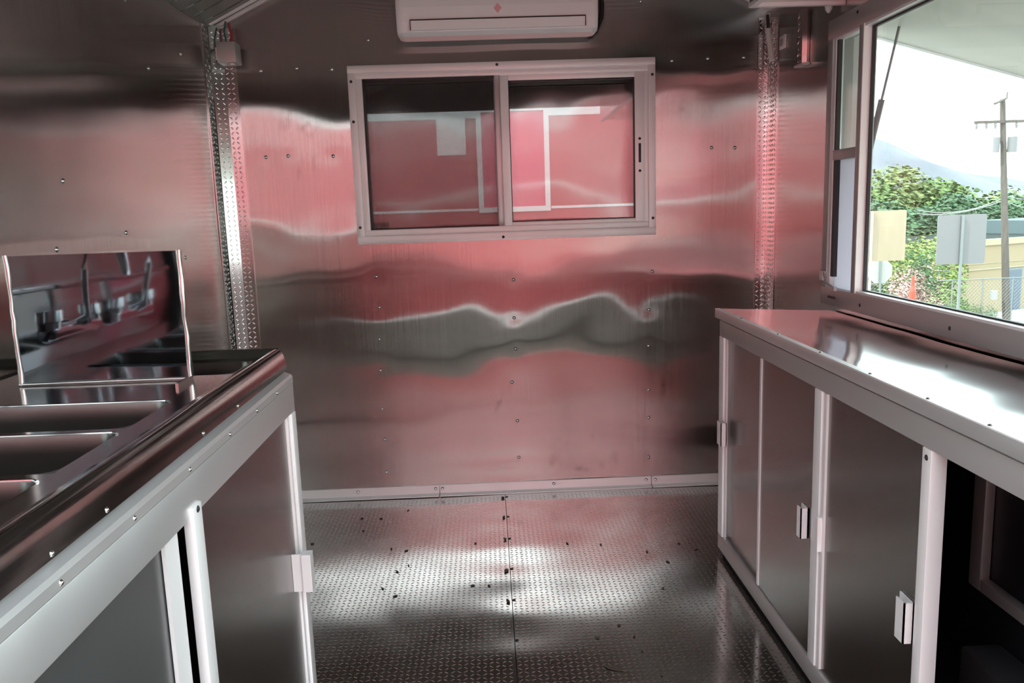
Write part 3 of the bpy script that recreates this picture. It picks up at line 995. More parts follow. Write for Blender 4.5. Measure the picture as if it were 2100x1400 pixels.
MB().box(XS - 0.05, XS - 0.03, 0.66, 1.879, 0.076, 0.10).obj('stop_strip', M_DARKIN, lc)
dA = flat_door('door', lc, XS - 0.024, 1.263, 1.849, 0.076, 0.771)
dB = flat_door('door', lc, XS - 0.030, 0.70, 1.178, 0.076, 0.771, m=mat('film_grey_door', (0.20, 0.207, 0.21), 0.33, 0.8, rvar=0.05))
box('edge_strip', M_ALUW, dB, XS - 0.016, XS - 0.010, 1.130, 1.178, 0.076, 0.771)
MB().box(XS - 0.045, XS - 0.031, 1.179, 1.207, 0.076, 0.771).obj('door_gap', M_GAP, lc)
hd = MB()
hd.box(XS - 0.0115, XS + 0.012, 1.806, 1.810, 0.352, 0.445)
hd.box(XS + 0.012, XS + 0.034, 1.800, 1.830, 0.352, 0.445, bev=0.001)
hd.obj('handle', M_ALUW, dA)
screw(lc, (XS + 0.006, 1.227, 0.782), '+x', DSCREW_ME)
for y in (1.757, 1.60, 1.427, 1.228, 1.026, 0.84, 0.66):
    screw(lc, (XS, y, 0.847), '+x', RIVET_ME)

box('post', M_ALUW, lc, XS - 0.030, XS + 0.001, 0.662, 0.692, 0.02, 0.771, bev=0.003)
MB().box(XL + 0.012, XS - 0.031, 0.662, 0.68, 0.02, 0.838).obj('end_panel', M_STEEL, lc)

# ---- sink unit
sn = thing('sink', 'three-bowl stainless sink with hand basin and rolled rim along the left wall', 'sink', (-0.75, 1.0, 0.9))
SZ = 0.905
BX0, BX1 = -0.945, -0.592
BOWLS = [(1.700, 1.850, -0.90, -0.555), (1.276, 1.460, BX0, BX1), (1.050, 1.246, BX0, BX1), (0.826, 1.020, BX0, BX1)]
DX0, DX1, DY0, DY1 = XL + 0.016, -0.548, 0.68, 1.895
xs = sorted({DX0, DX1, BX0, BX1, -0.90, -0.555})
ys = sorted({DY0, DY1} | {b[0] for b in BOWLS} | {b[1] for b in BOWLS})
bm = bmesh.new()
vv = {}
for i, x in enumerate(xs):
    for j, y in enumerate(ys):
        vv[i, j] = bm.verts.new((x, y, SZ))
for i in range(len(xs) - 1):
    for j in range(len(ys) - 1):
        cx, cy = (xs[i] + xs[i + 1]) / 2, (ys[j] + ys[j + 1]) / 2
        if any(b[2] < cx < b[3] and b[0] < cy < b[1] for b in BOWLS):
            continue
        bm.faces.new((vv[i, j], vv[i + 1, j], vv[i + 1, j + 1], vv[i, j + 1]))
# raised rim round the front and the far end
me = bpy.data.meshes.new('deck')
bm.to_mesh(me)
bm.free()
me.materials.append(M_SINK)
link('deck', me, sn)
rim = MB()
pr = [(-0.556, SZ - 0.002), (-0.552, SZ + 0.001), (-0.542, SZ + 0.004), (-0.530, SZ + 0.011), (-0.522, SZ + 0.0150), (-0.515, SZ + 0.0165), (-0.508, SZ + 0.0150), (-0.502, SZ + 0.0095), (-0.4975, SZ + 0.001), (-0.4940, SZ - 0.011), (-0.4920, SZ - 0.024), (-0.4915, SZ - 0.034), (-0.508, SZ - 0.036), (-0.530, SZ - 0.020)]
rim.prism(pr, 'y', 0.68, 1.905)
o = rim.obj('front_rim', M_SINK, sn)
auto_smooth(o, 50)
rim = MB()
pr2 = [(1.893 + (x + 0.556) * 0.75, z) for (x, z) in pr]
rim.prism(pr2, 'x', DX0, -0.512)
auto_smooth(rim.obj('end_rim', M_SINK, sn), 50)
for (y0, y1, x0, x1) in BOWLS:
    b = MB()
    bm = b.bm
    dep = 0.24 if y0 < 1.5 else 0.15
    rings = []
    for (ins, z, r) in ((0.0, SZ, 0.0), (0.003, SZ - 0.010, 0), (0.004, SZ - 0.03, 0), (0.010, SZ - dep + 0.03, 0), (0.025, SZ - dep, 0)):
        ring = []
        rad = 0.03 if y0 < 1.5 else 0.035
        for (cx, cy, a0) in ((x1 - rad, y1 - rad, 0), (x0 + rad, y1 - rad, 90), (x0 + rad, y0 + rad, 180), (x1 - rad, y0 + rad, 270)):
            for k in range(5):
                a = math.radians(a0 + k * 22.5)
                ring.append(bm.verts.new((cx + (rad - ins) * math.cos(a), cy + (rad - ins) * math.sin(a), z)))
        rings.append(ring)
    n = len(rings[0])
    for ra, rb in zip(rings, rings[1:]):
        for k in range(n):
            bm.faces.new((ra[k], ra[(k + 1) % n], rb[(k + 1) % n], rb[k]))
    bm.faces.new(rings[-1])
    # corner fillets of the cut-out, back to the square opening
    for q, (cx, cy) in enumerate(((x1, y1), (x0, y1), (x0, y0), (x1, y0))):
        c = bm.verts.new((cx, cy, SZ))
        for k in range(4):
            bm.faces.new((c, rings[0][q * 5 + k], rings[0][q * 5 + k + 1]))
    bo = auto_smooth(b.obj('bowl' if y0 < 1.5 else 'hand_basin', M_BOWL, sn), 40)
    # bright rolled lip along the bowl's far edge
    if y0 < 1.5:
        MB().tube([(x0 + 0.01, y1 + 0.004, SZ + 0.001), (x1 - 0.012, y1 + 0.004, SZ + 0.0005), (x1 - 0.002, y1 - 0.004, SZ + 0.0005)], 0.0024, 8).obj('lip', M_SINK, bo)
    MB().tube([((x0 + x1) / 2, (y0 + y1) / 2, SZ - dep + 0.001), ((x0 + x1) / 2, (y0 + y1) / 2, SZ - dep + 0.004)], 0.03, 14).obj('drain', M_CHROME, bo)
bs = MB()
bs.box(XL + 0.008, XL + 0.022, 0.68, 1.63, SZ, 1.085, bev=0.002)
bs.box(XL + 0.004, XL + 0.032, 0.68, 1.63, 1.083, 1.095, bev=0.003)
auto_smooth(bs.obj('backsplash', M_SINK, sn))
screw(sn, (XL + 0.032, 1.60, 1.088), '+x')
for y in (1.52, 1.33, 0.98, 0.85):
    screw(sn, (-0.4917, y, SZ - 0.028), '+x', RIVET_ME)
# apron side below the deck
MB().box(XL + 0.012, -0.512, 0.68, 0.69, 0.84, SZ - 0.001).obj('near_apron', M_SINK, sn)

# ---- splash guard standing across the deck
sg = thing('splash_guard', 'upright polished steel splash guard standing on the sink deck', 'splash guard', (-0.80, 1.66, SZ))
GX0, GX1, GZ1 = -0.976, -0.624, 1.172
nx, nz = 30, 22
co, fs = [], []
for j in range(nz + 1):
    for i in range(nx + 1):
        x = GX0 + (GX1 - GX0) * i / nx
        z = SZ + 0.004 + (GZ1 - SZ - 0.004) * j / nz
        co.append((x, 1.655 + lumps((x, z), ((0.0016, 4.5, 4.0, 4.4), (0.0006, 11, 9, 1.1))), z))
for j in range(nz):
    for i in range(nx):
        a = j * (nx + 1) + i
        fs.append((a, a + 1, a + nx + 2, a + nx + 1))
me = bpy.data.meshes.new('panel')
me.from_pydata(co, [], fs)
me.materials.append(M_MIRROR)
for p in me.polygons:
    p.use_smooth = True
link('panel', me, sg)
MB().box(GX0, GX1, 1.662, 1.668, SZ + 0.004, GZ1).obj('back_sheet', M_STEEL, sg)
hem = MB()
for (x, w) in ((GX0, 0.009), (GX1 - 0.007, 0.008)):
    pp = []
    for k in range(13):
        z = SZ + 0.002 + (GZ1 - SZ) * k / 12
        pp.append((x + w / 2 + random.uniform(-0.0012, 0.0012), 1.656 + random.uniform(-0.001, 0.001), z))
    t_ = MB().tube(pp, [0.0052 + random.uniform(-0.0008, 0.0008) for _ in pp], 8)
    auto_smooth(t_.obj('side_hem', M_STEEL, sg), 60)
t_ = MB().tube([(GX0, 1.654, SZ + 0.004), (-0.80, 1.653, SZ + 0.0045), (GX1, 1.654, SZ + 0.004)], 0.0035, 8)
auto_smooth(t_.obj('foot_weld', M_STEEL, sg), 60)
box('front_tab', M_STEEL, sg, GX1 - 0.004, GX1 + 0.002, 1.575, 1.654, SZ, SZ + 0.010)


# ---- two wall-mounted taps on the backsplash, mirrored in the guard
def faucet(y, label, rot):
    t = thing('faucet', label, 'tap', (XL + 0.03, y, 0.975), group='taps over the sink')
    x = XL + 0.022
    MB().box(x, x + 0.030, y - 0.11, y + 0.11, 0.962, 0.992, bev=0.006).obj('body', M_CHROME, t)
    for s in (-1, 1):
        yy = y + s * 0.095
        k = MB().tube([(x + 0.015, yy, 0.985), (x + 0.015, yy, 1.005), (x + 0.015, yy, 1.008), (x + 0.015, yy, 1.035)], [0.016, 0.016, 0.020, 0.019], 12)
        auto_smooth(k.obj('handle', M_CHROME, t), 40)
        MB().tube([(x, yy, 0.977), (x - 0.0, yy, 0.977), (x + 0.012, yy, 0.977)], 0.022, 14).obj('flange', M_CHROME, t)
    c, s_ = math.cos(rot), math.sin(rot)
    pts = [(0.03, 0.0), (0.035, 0.06), (0.04, 0.13), (0.05, 0.185), (0.07, 0.215), (0.10, 0.222), (0.13, 0.205), (0.145, 0.17), (0.148, 0.12)]
    pp = [(x + 0.015 + r * c, y + r * s_, 0.99 + h) for (r, h) in pts]
    sp = MB().tube(pp, 0.009, 10)
    auto_smooth(sp.obj('spout', M_CHROME, t), 60)
    k = MB().tube([(x + 0.015, y, 0.985), (x + 0.015 + 0.03 * c, y + 0.03 * s_, 1.0)], 0.013, 10)
    auto_smooth(k.obj('spout_base', M_CHROME, t), 60)


faucet(1.29, 'chrome swan-neck tap on the backsplash, nearer the splash guard', 0.2)
faucet(0.98, 'chrome swan-neck tap on the backsplash, farther from the splash guard', -0.3)

# ================================================================== crumbs on the floor
CR = [(640, 1115), (745, 1088), (742, 1063), (837, 1046), (781, 1063), (803, 1126), (833, 1130), (838, 1160), (815, 1173), (785, 1207), (810, 1223), (975, 1115), (970, 1201), (1003, 1201),
      (1163, 1114), (1232, 1116), (1327, 1131), (1393, 1114), (1370, 1152), (1360, 1206), (1224, 1308), (1300, 1306), (1132, 1358), (1317, 1335), (1357, 1384), (1270, 1283), (1428, 1126), (1453, 1155)]
M_CRUMB = mat('dry_crumb', (0.035, 0.028, 0.022), 0.8)
M_CRUMB2 = mat('dry_leaf', (0.06, 0.05, 0.035), 0.8)


def at_floor(x, y, z=0.0):
    d = RX * ((x - 1050) / 1650.0) - UX * ((y - 700) / 1650.0) + FX
    return EYE + d * ((z - EYE.z) / d.z)


def crumb_mesh(seed, L, Wd, H):
    rnd = random.Random(seed)
    bm = bmesh.new()
    bmesh.ops.create_icosphere(bm, subdivisions=1, radius=1.0)
    for v in bm.verts:
        k = 1 + rnd.uniform(-0.35, 0.3)
        v.co = Vector((v.co.x * L * k, v.co.y * Wd * k, max(0, v.co.z + 0.6) * H * k))
    me = bpy.data.meshes.new('crumb')
    bm.to_mesh(me)
    bm.free()
    me.materials.append(M_CRUMB if seed % 3 else M_CRUMB2)
    return me


CME = [crumb_mesh(s, *d) for s, d in enumerate(((0.008, 0.004, 0.003), (0.006, 0.004, 0.003), (0.010, 0.003, 0.003), (0.005, 0.004, 0.003)))]
for i, (x, y) in enumerate(CR):
    p = at_floor(x, y)
    o = bpy.data.objects.new('crumb', CME[i % 4])
    COL.objects.link(o)
    o.location = (p.x, p.y, floor_disp(p.x, p.y) + 0.0004)
    o.rotation_euler = (0, 0, random.uniform(0, 6.28))
    side = 'left' if p.x < SEAM else 'right'
    zone = 'near the back wall' if p.y > 2.85 else ('in the middle of the floor' if p.y > 2.42 else 'towards the open end')
    setp(o, 'small dark dry crumb %s, %s of the floor seam' % (zone, side), 'crumb', 'dry crumbs %s, %s of the seam' % (zone, side))
for i, y in enumerate((3.31, 3.09, 2.875, 2.61, 2.39)):
    o = bpy.data.objects.new('crumb', CME[(i + 1) % 4])
    COL.objects.link(o)
    xx = SEAM - 0.012
    o.location = (xx, y, floor_disp(xx, y) + 0.0004)
    o.scale = (1.3, 1.5, 2.0)
    o.rotation_euler = (0, 0, i * 1.3)
    setp(o, 'dark crumb caught beside a screw on the floor seam', 'crumb', 'crumbs along the floor seam')
p = at_floor(1258, 1372)
lf = MB()
pts = [(-0.028, 0.0), (-0.012, 0.008), (0.010, 0.007), (0.028, 0.0), (0.010, -0.006), (-0.012, -0.007)]
lf.prism(pts, 'z', 0.0, 0.0015)
o = lf.obj('dead_leaf', M_CRUMB2)
o.location = (p.x, p.y, floor_disp(p.x, p.y) + 0.0016)
o.rotation_euler = (0.04, 0.03, -0.5)
setp(o, 'narrow dark dead leaf lying near the middle of the floor', 'leaf')

# ================================================================== behind the camera: open rear end, paved lot, red trailer
hd = MB()
hd.box(XL - 0.06, XR + 0.06, YR - 0.05, YR, 1.97, 2.36)
hd.box(XL - 0.06, XL + 0.03, YR - 0.05, YR, -0.1, 1.97)
hd.box(XR - 0.03, XR + 0.06, YR - 0.05, YR, -0.1, 1.97)
setp(hd.obj('wall_rear', mat('dark_header', (0.10, 0.10, 0.098), 0.6)), kind='structure')
pv = MB().box(-16, 5.0, -22, 9, -0.60, -0.535).obj('pavement', mat('asphalt', (0.082, 0.071, 0.058), 0.9, spec=0.05, var=0.2, vscale=3))
setp(pv, kind='structure')
tk = thing('trailer', 'long red box trailer parked behind, mirrored in the steel wall and window glass', 'trailer', (-2.1, -4.2, -0.53))
TY = -3.0
MB().box(-7.0, 2.2, TY - 2.4, TY, 0.62, 3.30).obj('box_body', M_RED, tk)
MB().box(-7.0, 2.2, TY - 2.4, TY + 0.004, -0.08, 0.618).obj('lower_panel', mat('dark_red_lower', (0.30, 0.045, 0.052), 0.35), tk)  # lower side in a darker red than the body above
MB().box(-7.02, 2.22, TY - 2.42, TY + 0.02, 3.28, 3.35).obj('roof_edge', M_WHITE, tk)
MB().box(-7.0, 2.2, TY - 0.01, TY + 0.006, 2.30, 2.41).obj('stripe', M_WHITE, tk)
MB().box(-7.0, -0.10, TY - 0.01, TY + 0.006, 1.215, 1.245).obj('stripe', M_WHITE, tk)
MB().box(0.78, 2.2, TY - 0.01, TY + 0.006, 1.215, 1.245).obj('stripe', M_WHITE, tk)
MB().box(-7.01, 2.21, TY - 2.41, TY + 0.012, -0.10, -0.05).obj('sill_strip', M_WHITE, tk)
MB().box(-6.9, 2.1, TY - 2.3, TY - 0.08, -0.20, -0.08).obj('chassis', M_BLACK, tk)
MB().box(-6.9, 2.1, TY - 0.06, TY - 0.03, -0.47, -0.09).obj('added_skirt', mat('grey_added_skirt', (0.115, 0.10, 0.085), 0.6), tk)  # added to block the bright ground beyond from the reflections
hf = MB()
hx0, hx1, hz0, hz1 = -0.09, 0.77, 1.19, 2.42
hf.box(hx0, hx1, TY, TY + 0.03, hz1 - 0.06, hz1)
hf.box(hx0, hx1, TY, TY + 0.03, hz0, hz0 + 0.06)
hf.box(hx0, hx0 + 0.06, TY, TY + 0.03, hz0 + 0.06, hz1 - 0.06)
hf.box(hx1 - 0.06, hx1, TY, TY + 0.03, hz0 + 0.06, hz1 - 0.06)
ho = hf.obj('hatch_frame', M_WHITE, tk)
MB().box(hx0 + 0.06, hx1 - 0.06, TY, TY + 0.012, hz0 + 0.06, hz1 - 0.06).obj('hatch_panel', M_REDL, ho)
MB().box(-0.56, -0.22, TY, TY + 0.03, 1.88, 2.44).obj('vent_panel', M_WHITE, tk)
for x in (-3.2, -2.3):
    w = MB().tube([(x, TY - 0.36, -0.17), (x, TY - 0.06, -0.17)], 0.365, 20)
    auto_smooth(w.obj('wheel', M_BLACK, tk))
MB().box(1.8, 1.9, TY - 1.2, TY - 1.1, -0.535, -0.20).obj('jack', M_BLACK, tk)

bz = thing('building', 'beige building behind the red trailer, mirrored faintly in the left steel wall', 'building', (9.0, -13.0, -0.53))
M_BEIGE = mat('beige_render', (0.60, 0.56, 0.51), 0.9)
MB().box(3.0, 16.0, -17.0, -11.0, -0.55, 3.6).obj('wall', M_BEIGE, bz)
MB().box(2.9, 16.1, -17.1, -10.9, 3.6, 3.9).obj('parapet', mat('tan_render', (0.30, 0.25, 0.21), 0.9), bz)
for k in range(3):
    f_ = MB().box(4.4 + k * 4, 6.0 + k * 4, -11.02, -10.96, 0.6, 2.0).obj('window', M_WHITE, bz)
    MB().box(4.5 + k * 4, 5.9 + k * 4, -10.965, -10.95, 0.7, 1.9).obj('pane', mat('shop_dark_window', (0.10, 0.12, 0.16), 0.2), f_)

# ================================================================== outdoors
M_GROUND = mat('pale_ground', (0.26, 0.245, 0.21), 0.9, var=0.15, vscale=0.4)
M_HILL = mat('hazy_hill', (0.10, 0.105, 0.12), 0.95, var=0.25, vscale=0.03, stretch=(1, 1, 2))
M_CREAM = mat('cream_stucco', (0.29, 0.225, 0.14), 0.85, var=0.05, vscale=0.6)
M_CREAM2 = mat('pale_stucco_band', (0.33, 0.28, 0.19), 0.85)
M_DARKWIN = mat('dark_window', (0.10, 0.12, 0.16), 0.2)
M_SIGNC = mat('cream_sign_board', (0.31, 0.245, 0.165), 0.6, var=0.08, vscale=1.5, stretch=(3, 1, 0.6))
M_SIGNG = mat('grey_sign_back', (0.145, 0.14, 0.144), 0.5, 0.0)
M_SIGNW = mat('pale_sign_back', (0.30, 0.305, 0.28), 0.5, 0.1)
M_POLE = mat('weathered_wood_pole', (0.085, 0.07, 0.06), 0.9, var=0.2, vscale=3, stretch=(4, 4, 0.5))
M_STEELP = mat('galvanised_post', (0.17, 0.185, 0.185), 0.5, 0.3)
M_ORANGE = mat('orange_marker', (0.50, 0.05, 0.025), 0.5)
M_TRUNK = mat('tree_trunk', (0.12, 0.085, 0.06), 0.9)
LEAFS = [mat('leaf_%s' % n, c, 0.7, var=0.25, vscale=0.8) for n, c in (('mid', (0.085, 0.135, 0.034)), ('dark', (0.045, 0.095, 0.04)), ('light', (0.15, 0.20, 0.045)), ('blossom', (0.42, 0.26, 0.23)), ('olive', (0.12, 0.145, 0.042)))]


def gz(x, y):
    d = math.hypot(max(0.0, x - 1.2), max(0.0, abs(y) - 6.0) if y < 8 else max(0, y - 6.0))
    t = min(1.0, max(0.0, (d - 4.0) / 10.0))
    return -0.55 - 4.2 * t * t * (3 - 2 * t)


co, fs = [], []
gx = [-60, -30, -15, -8, -4, 0, 2, 4, 5, 6, 7, 8, 9, 10, 11, 12, 13, 14, 15, 17, 20, 25, 30, 40, 60, 100, 200, 400]
gy = [-60, -30, -22, -18, -14, -11, -8, -5, -2, 1, 4, 6, 8, 10, 12, 14, 16, 18, 20, 25, 30, 40, 60, 100, 200, 320]
for y in gy:
    for x in gx:
        co.append((x, y, gz(x, y)))
n = len(gx)
for j in range(len(gy) - 1):
    for i in range(n - 1):
        fs.append((j * n + i, j * n + i + 1, (j + 1) * n + i + 1, (j + 1) * n + i))
me = bpy.data.meshes.new('ground')
me.from_pydata(co, [], fs)
me.materials.append(M_GROUND)
for p in me.polygons:
    p.use_smooth = True
setp(link('ground', me), kind='structure')


def out(x, y, Y):
    """point at depth Y (metres along the trailer) on the line of sight through photograph pixel (x, y)"""
    d = RX * ((x - 1050) / 1650.0) - UX * ((y - 700) / 1650.0) + FX
    return EYE + d * (Y / d.y)


# hill
co, fs = [], []
NI, NJ = 60, 14
for j in range(NJ + 1):
    for i in range(NI + 1):
        x = -20 + 480 * i / NI
        y = 260 + 160 * j / NJ
        u = x * 320 / (y + 0.0)
        ridge = 41 * math.exp(-((u - 120) / 75.0) ** 2) + 2 * math.exp(-((u - 260) / 90.0) ** 2)
        f = math.sin(math.pi * min(1.0, 0.02 + j / NJ * 0.98) * 0.5) if j <= NJ else 1
        h = ridge * f * (1 + 0.25 * noise.noise(Vector((x * 0.02, y * 0.02, 1.1)))) + 2.0 * noise.noise(Vector((x * 0.05, y * 0.05, 4)))
        co.append((x, y, -5.0 + max(0, h)))
for j in range(NJ):
    for i in range(NI):
        a = j * (NI + 1) + i
        fs.append((a, a + 1, a + NI + 2, a + NI + 1))
me = bpy.data.meshes.new('hill')
me.from_pydata(co, [], fs)
me.materials.append(M_HILL)
for p in me.polygons:
    p.use_smooth = True
setp(link('hill', me), kind='structure')


def foliage(name, parent, c, r, n, m, size, seed, squash=1.0):
    rnd = random.Random(seed)
    co, fs = [], []
    lobes = [(Vector((rnd.gauss(0, 0.42), rnd.gauss(0, 0.42), rnd.gauss(0, 0.42))), rnd.uniform(0.38, 0.62)) for _ in range(11)]
    lobes = [(v if v.length < 0.62 else v.normalized() * 0.62, q) for v, q in lobes]
    for k in range(n):
        lc_, lr = rnd.choice(lobes)
        d = Vector((rnd.gauss(0, 1), rnd.gauss(0, 1), rnd.gauss(0, 1))).normalized()
        p = lc_ + d * lr * rnd.uniform(0.75, 1.05)
        p = Vector((p.x * r, p.y * r, p.z * r * squash)) + Vector(c)
        nn = (d + Vector((rnd.gauss(0, .5), rnd.gauss(0, .5), rnd.gauss(0, .5)))).normalized()
        a = nn.cross(Vector((0.3, 0.2, 1))).normalized()
        b = nn.cross(a)
        s = size * rnd.uniform(0.6, 1.3)
        i = len(co)
        co += [p + a * s, p + b * s * 0.5, p - a * s, p - b * s * 0.5]
        fs.append((i, i + 1, i + 2, i + 3))
    me = bpy.data.meshes.new(name)
    me.from_pydata([tuple(v) for v in co], [], fs)
    me.materials.append(m)
    return link(name, me, parent)


def tree(px, py, Y, r, m, label, seed, squash=1.15, n=9000, size=None, name='tree', cat='tree', group=None, foot=None):
    top = out(px, py, Y)
    zt = top.z
    g = gz(top.x, top.y)
    t = thing(name, label, cat, (top.x, top.y, g), group)
    cz = zt - r * squash * 1.3
    foliage('crown', t, (top.x, top.y, cz), r, n, m, size or r * 0.055, seed, squash)
    tr_ = MB()
    tr_.tube([(top.x, top.y, g), (top.x + 0.1, top.y, (g + cz) / 2), (top.x, top.y + 0.1, cz)], [0.06 * r + 0.05, 0.045 * r + 0.04, 0.02 * r + 0.02], 8)
    for q in range(4):
        a = q * 1.7 + seed
        tr_.tube([(top.x, top.y, cz - r * 0.5), (top.x + math.cos(a) * r * 0.5, top.y + math.sin(a) * r * 0.5, cz + r * 0.2)], [0.03 * r, 0.01 * r], 6)
    auto_smooth(tr_.obj('trunk', M_TRUNK, t), 60)
    return t


TREES = [(1765, 335, 56, 4.0, 0, 'bushy green tree, leftmost in the row behind the cream sign'),
         (1835, 322, 58, 4.2, 4, 'tall olive-green tree just left of the row\'s middle, above the cream sign'),
         (1905, 330, 57, 4.0, 0, 'green tree in the row, above the gap between the two square signs'),
         (1962, 345, 59, 4.0, 2, 'light green tree in the row, above the grey square sign'),
         (2022, 350, 57, 3.6, 4, 'olive-green tree in the row just left of the utility pole'),
         (2085, 352, 60, 3.8, 1, 'dark green tree in the row just right of the utility pole'),
         (2170, 350, 59, 4.0, 0, 'green tree at the far end of the row beyond the pole'),
         (1800, 345, 51, 3.6, 1, 'dark lower tree standing right behind the cream sign board'),
         (1985, 345, 52, 3.4, 1, 'dark lower tree standing right behind the grey sign board'),
         (2085, 360, 53, 3.2, 1, 'dark lower tree behind the cream building\'s roof')]
TREES += [(2050, 385, 50.5, 2.8, 1, 'dark round tree low behind the cream roof, left of the pole'),
          (2130, 385, 51.5, 3.0, 0, 'mid-green round tree low behind the cream roof, right of the pole'),
          (1930, 365, 49, 2.6, 1, 'dark low tree filling the gap left of the grey sign')]
for q, (x, Y, k, lab) in enumerate(((2290, 57, 4, 'olive tree beyond the right end of the window view'), (2420, 60, 0, 'green tree well beyond the right end of the window view'),
                                      (2560, 58, 1, 'dark tree far beyond the right end of the window view'))):
    TREES.append((x, 345, Y, 4.2, k, lab))
for i, (x, y, Y, r, k, lab) in enumerate(TREES):
    tree(x, y, Y, r, LEAFS[k], lab, 20 + i)
tree(1893, 440, 36, 1.9, LEAFS[2], 'small yellow-green tree between the two square signs', 51, squash=1.35, n=5000)
tree(1885, 518, 30, 1.05, LEAFS[3], 'pink and white flowering shrub behind the orange marker', 61, n=2600, size=0.055, name='flowering_shrub', cat='shrub')
foliage('green_leaves', bpy.data.objects['flowering_shrub'], out(1888, 558, 30.3), 0.95, 1200, LEAFS[1], 0.06, 67)
tree(1762, 540, 38, 1.8, LEAFS[1], 'dark green bush low behind the octagonal sign', 71, n=3000, name='bush', cat='bush', squash=0.9)
tree(1835, 545, 37, 1.7, LEAFS[1], 'dark green bush between the octagonal sign and the orange marker', 72, n=3000, name='bush', cat='bush', squash=0.9)
tree(1960, 595, 34, 0.85, LEAFS[0], 'low green bush beside the foot of the grey sign\'s post', 73, n=2000, name='bush', cat='bush', squash=0.8)
tree(2018, 622, 33, 0.55, LEAFS[1], 'small dark clipped bush left of the utility pole foot', 74, n=1500, name='bush', cat='bush', squash=0.8)
tree(1945, 615, 32, 0.5, LEAFS[1], 'little dark bush under the grey sign, left of its post', 75, n=1500, name='bush', cat='bush', squash=0.8)

# building
A, B = out(1918, 500, 38.0), out(2330, 440, 44.0)
bd = thing('building', 'low cream stucco building behind the chain-link fence', 'building', (A.x, A.y, gz(A.x, A.y)))
dirv = (Vector((B.x, B.y, 0)) - Vector((A.x, A.y, 0))).normalized()
nrm = Vector((dirv.y, -dirv.x, 0))      # towards the trailer
zr = A.z
zg = -4.76
Lb = 34.0


def bld(name, m, parent, s0, s1, z0, z1, d0, d1):
    b = MB()
    base = Vector((A.x, A.y, 0))
    P = []
    for (s, d) in ((s0, d0), (s1, d0), (s1, d1), (s0, d1)):
        q = base + dirv * s + nrm * d
        P.append((q.x, q.y))
    return b.prism(P, 'z', z0, z1).obj(name, m, parent)


bld('wall', M_CREAM, bd, 0, Lb, zg - 0.2, zr - 0.02, -6, 0)
bld('parapet', M_CREAM2, bd, -0.05, Lb + 0.05, zr - 0.25, zr + 0.05, -0.15, 0.10)
bld('roof', mat('dark_roof', (0.02, 0.028, 0.026), 0.9, spec=0.1), bd, 0.0, Lb, zr - 0.02, zr + 0.01, -6.0, -0.15)
bld('ledge', M_CREAM2, bd, 0, Lb, zr - 1.45, zr - 1.38, 0, 0.06)
bld('ledge', M_CREAM2, bd, 0, Lb, zr - 1.15, zr - 1.12, 0, 0.03)
wf = bld('window', M_CREAM2, bd, 0.15, 1.05, -3.35, -2.35, 0, 0.05)
for k in range(3):
    bld('pane', M_DARKWIN, wf, 0.22 + k * 0.27, 0.44 + k * 0.27, -3.27, -2.43, 0.05, 0.07)
gd = bld('door', M_STEELP, bd, 5.2, 6.4, zg, -2.6, 0, 0.08)
bld('door_panel', M_DARKWIN, gd, 5.3, 6.3, zg, -2.7, 0.08, 0.10)
# window strip of the storey behind
bld('upper_wall', mat('dark_teal_wall', (0.06, 0.085, 0.09), 0.7), bd, 10.0, 15.0, zr, zr + 0.75, -5.5, -2.0)  # wall in one plain dark teal
for k in range(8):
    bld('mullion', M_STEELP, bd, 10.2 + k * 0.5, 10.25 + k * 0.5, zr + 0.1, zr + 0.7, -2.0, -1.95)

# chain-link fence
FY = 33.0
fa, fb = out(1700, 580, FY), out(2560, 548, FY + 1)
fn = thing('fence', 'chain-link fence with steel posts before the cream building', 'fence', (fa.x, fa.y, -4.75))
fz0, fz1 = -4.75, out(1900, 578, FY).z
L = math.hypot(fb.x - fa.x, fb.y - fa.y)
dv = Vector((fb.x - fa.x, fb.y - fa.y, 0)) / L
k = 0
while k * 1.35 < L:
    q = Vector((fa.x, fa.y, 0)) + dv * k * 1.35
    MB().tube([(q.x, q.y, fz0), (q.x, q.y, fz1 + 0.04)], 0.028, 8).obj('post', M_STEELP, fn)
    k += 1
MB().tube([(fa.x, fa.y, fz1), (fb.x, fb.y, fz1)], 0.02, 6).obj('top_rail', M_STEELP, fn)
wr_ = MB()
H = fz1 - fz0
s = -H
while s < L:
    for sg_ in (1, -1):
        a_, b_ = (s, s + H) if sg_ > 0 else (s + H, s)
        za, zb = fz0, fz1
        p0 = [a_, za]
        p1 = [b_, zb]
        lo, hi = max(0, min(a_, b_)), min(L, max(a_, b_))
        if hi - lo < 0.2:
            continue
        def zat(t):
            return za + (zb - za) * (t - a_) / (b_ - a_)
        q0 = Vector((fa.x, fa.y, zat(lo))) + dv * lo
        q1 = Vector((fa.x, fa.y, zat(hi))) + dv * hi
        wr_.tube([q0, q1], 0.004, 3, caps=False)
    s += 0.16
o = wr_.obj('chain_link', M_STEELP, fn)
o['kind'] = 'stuff'

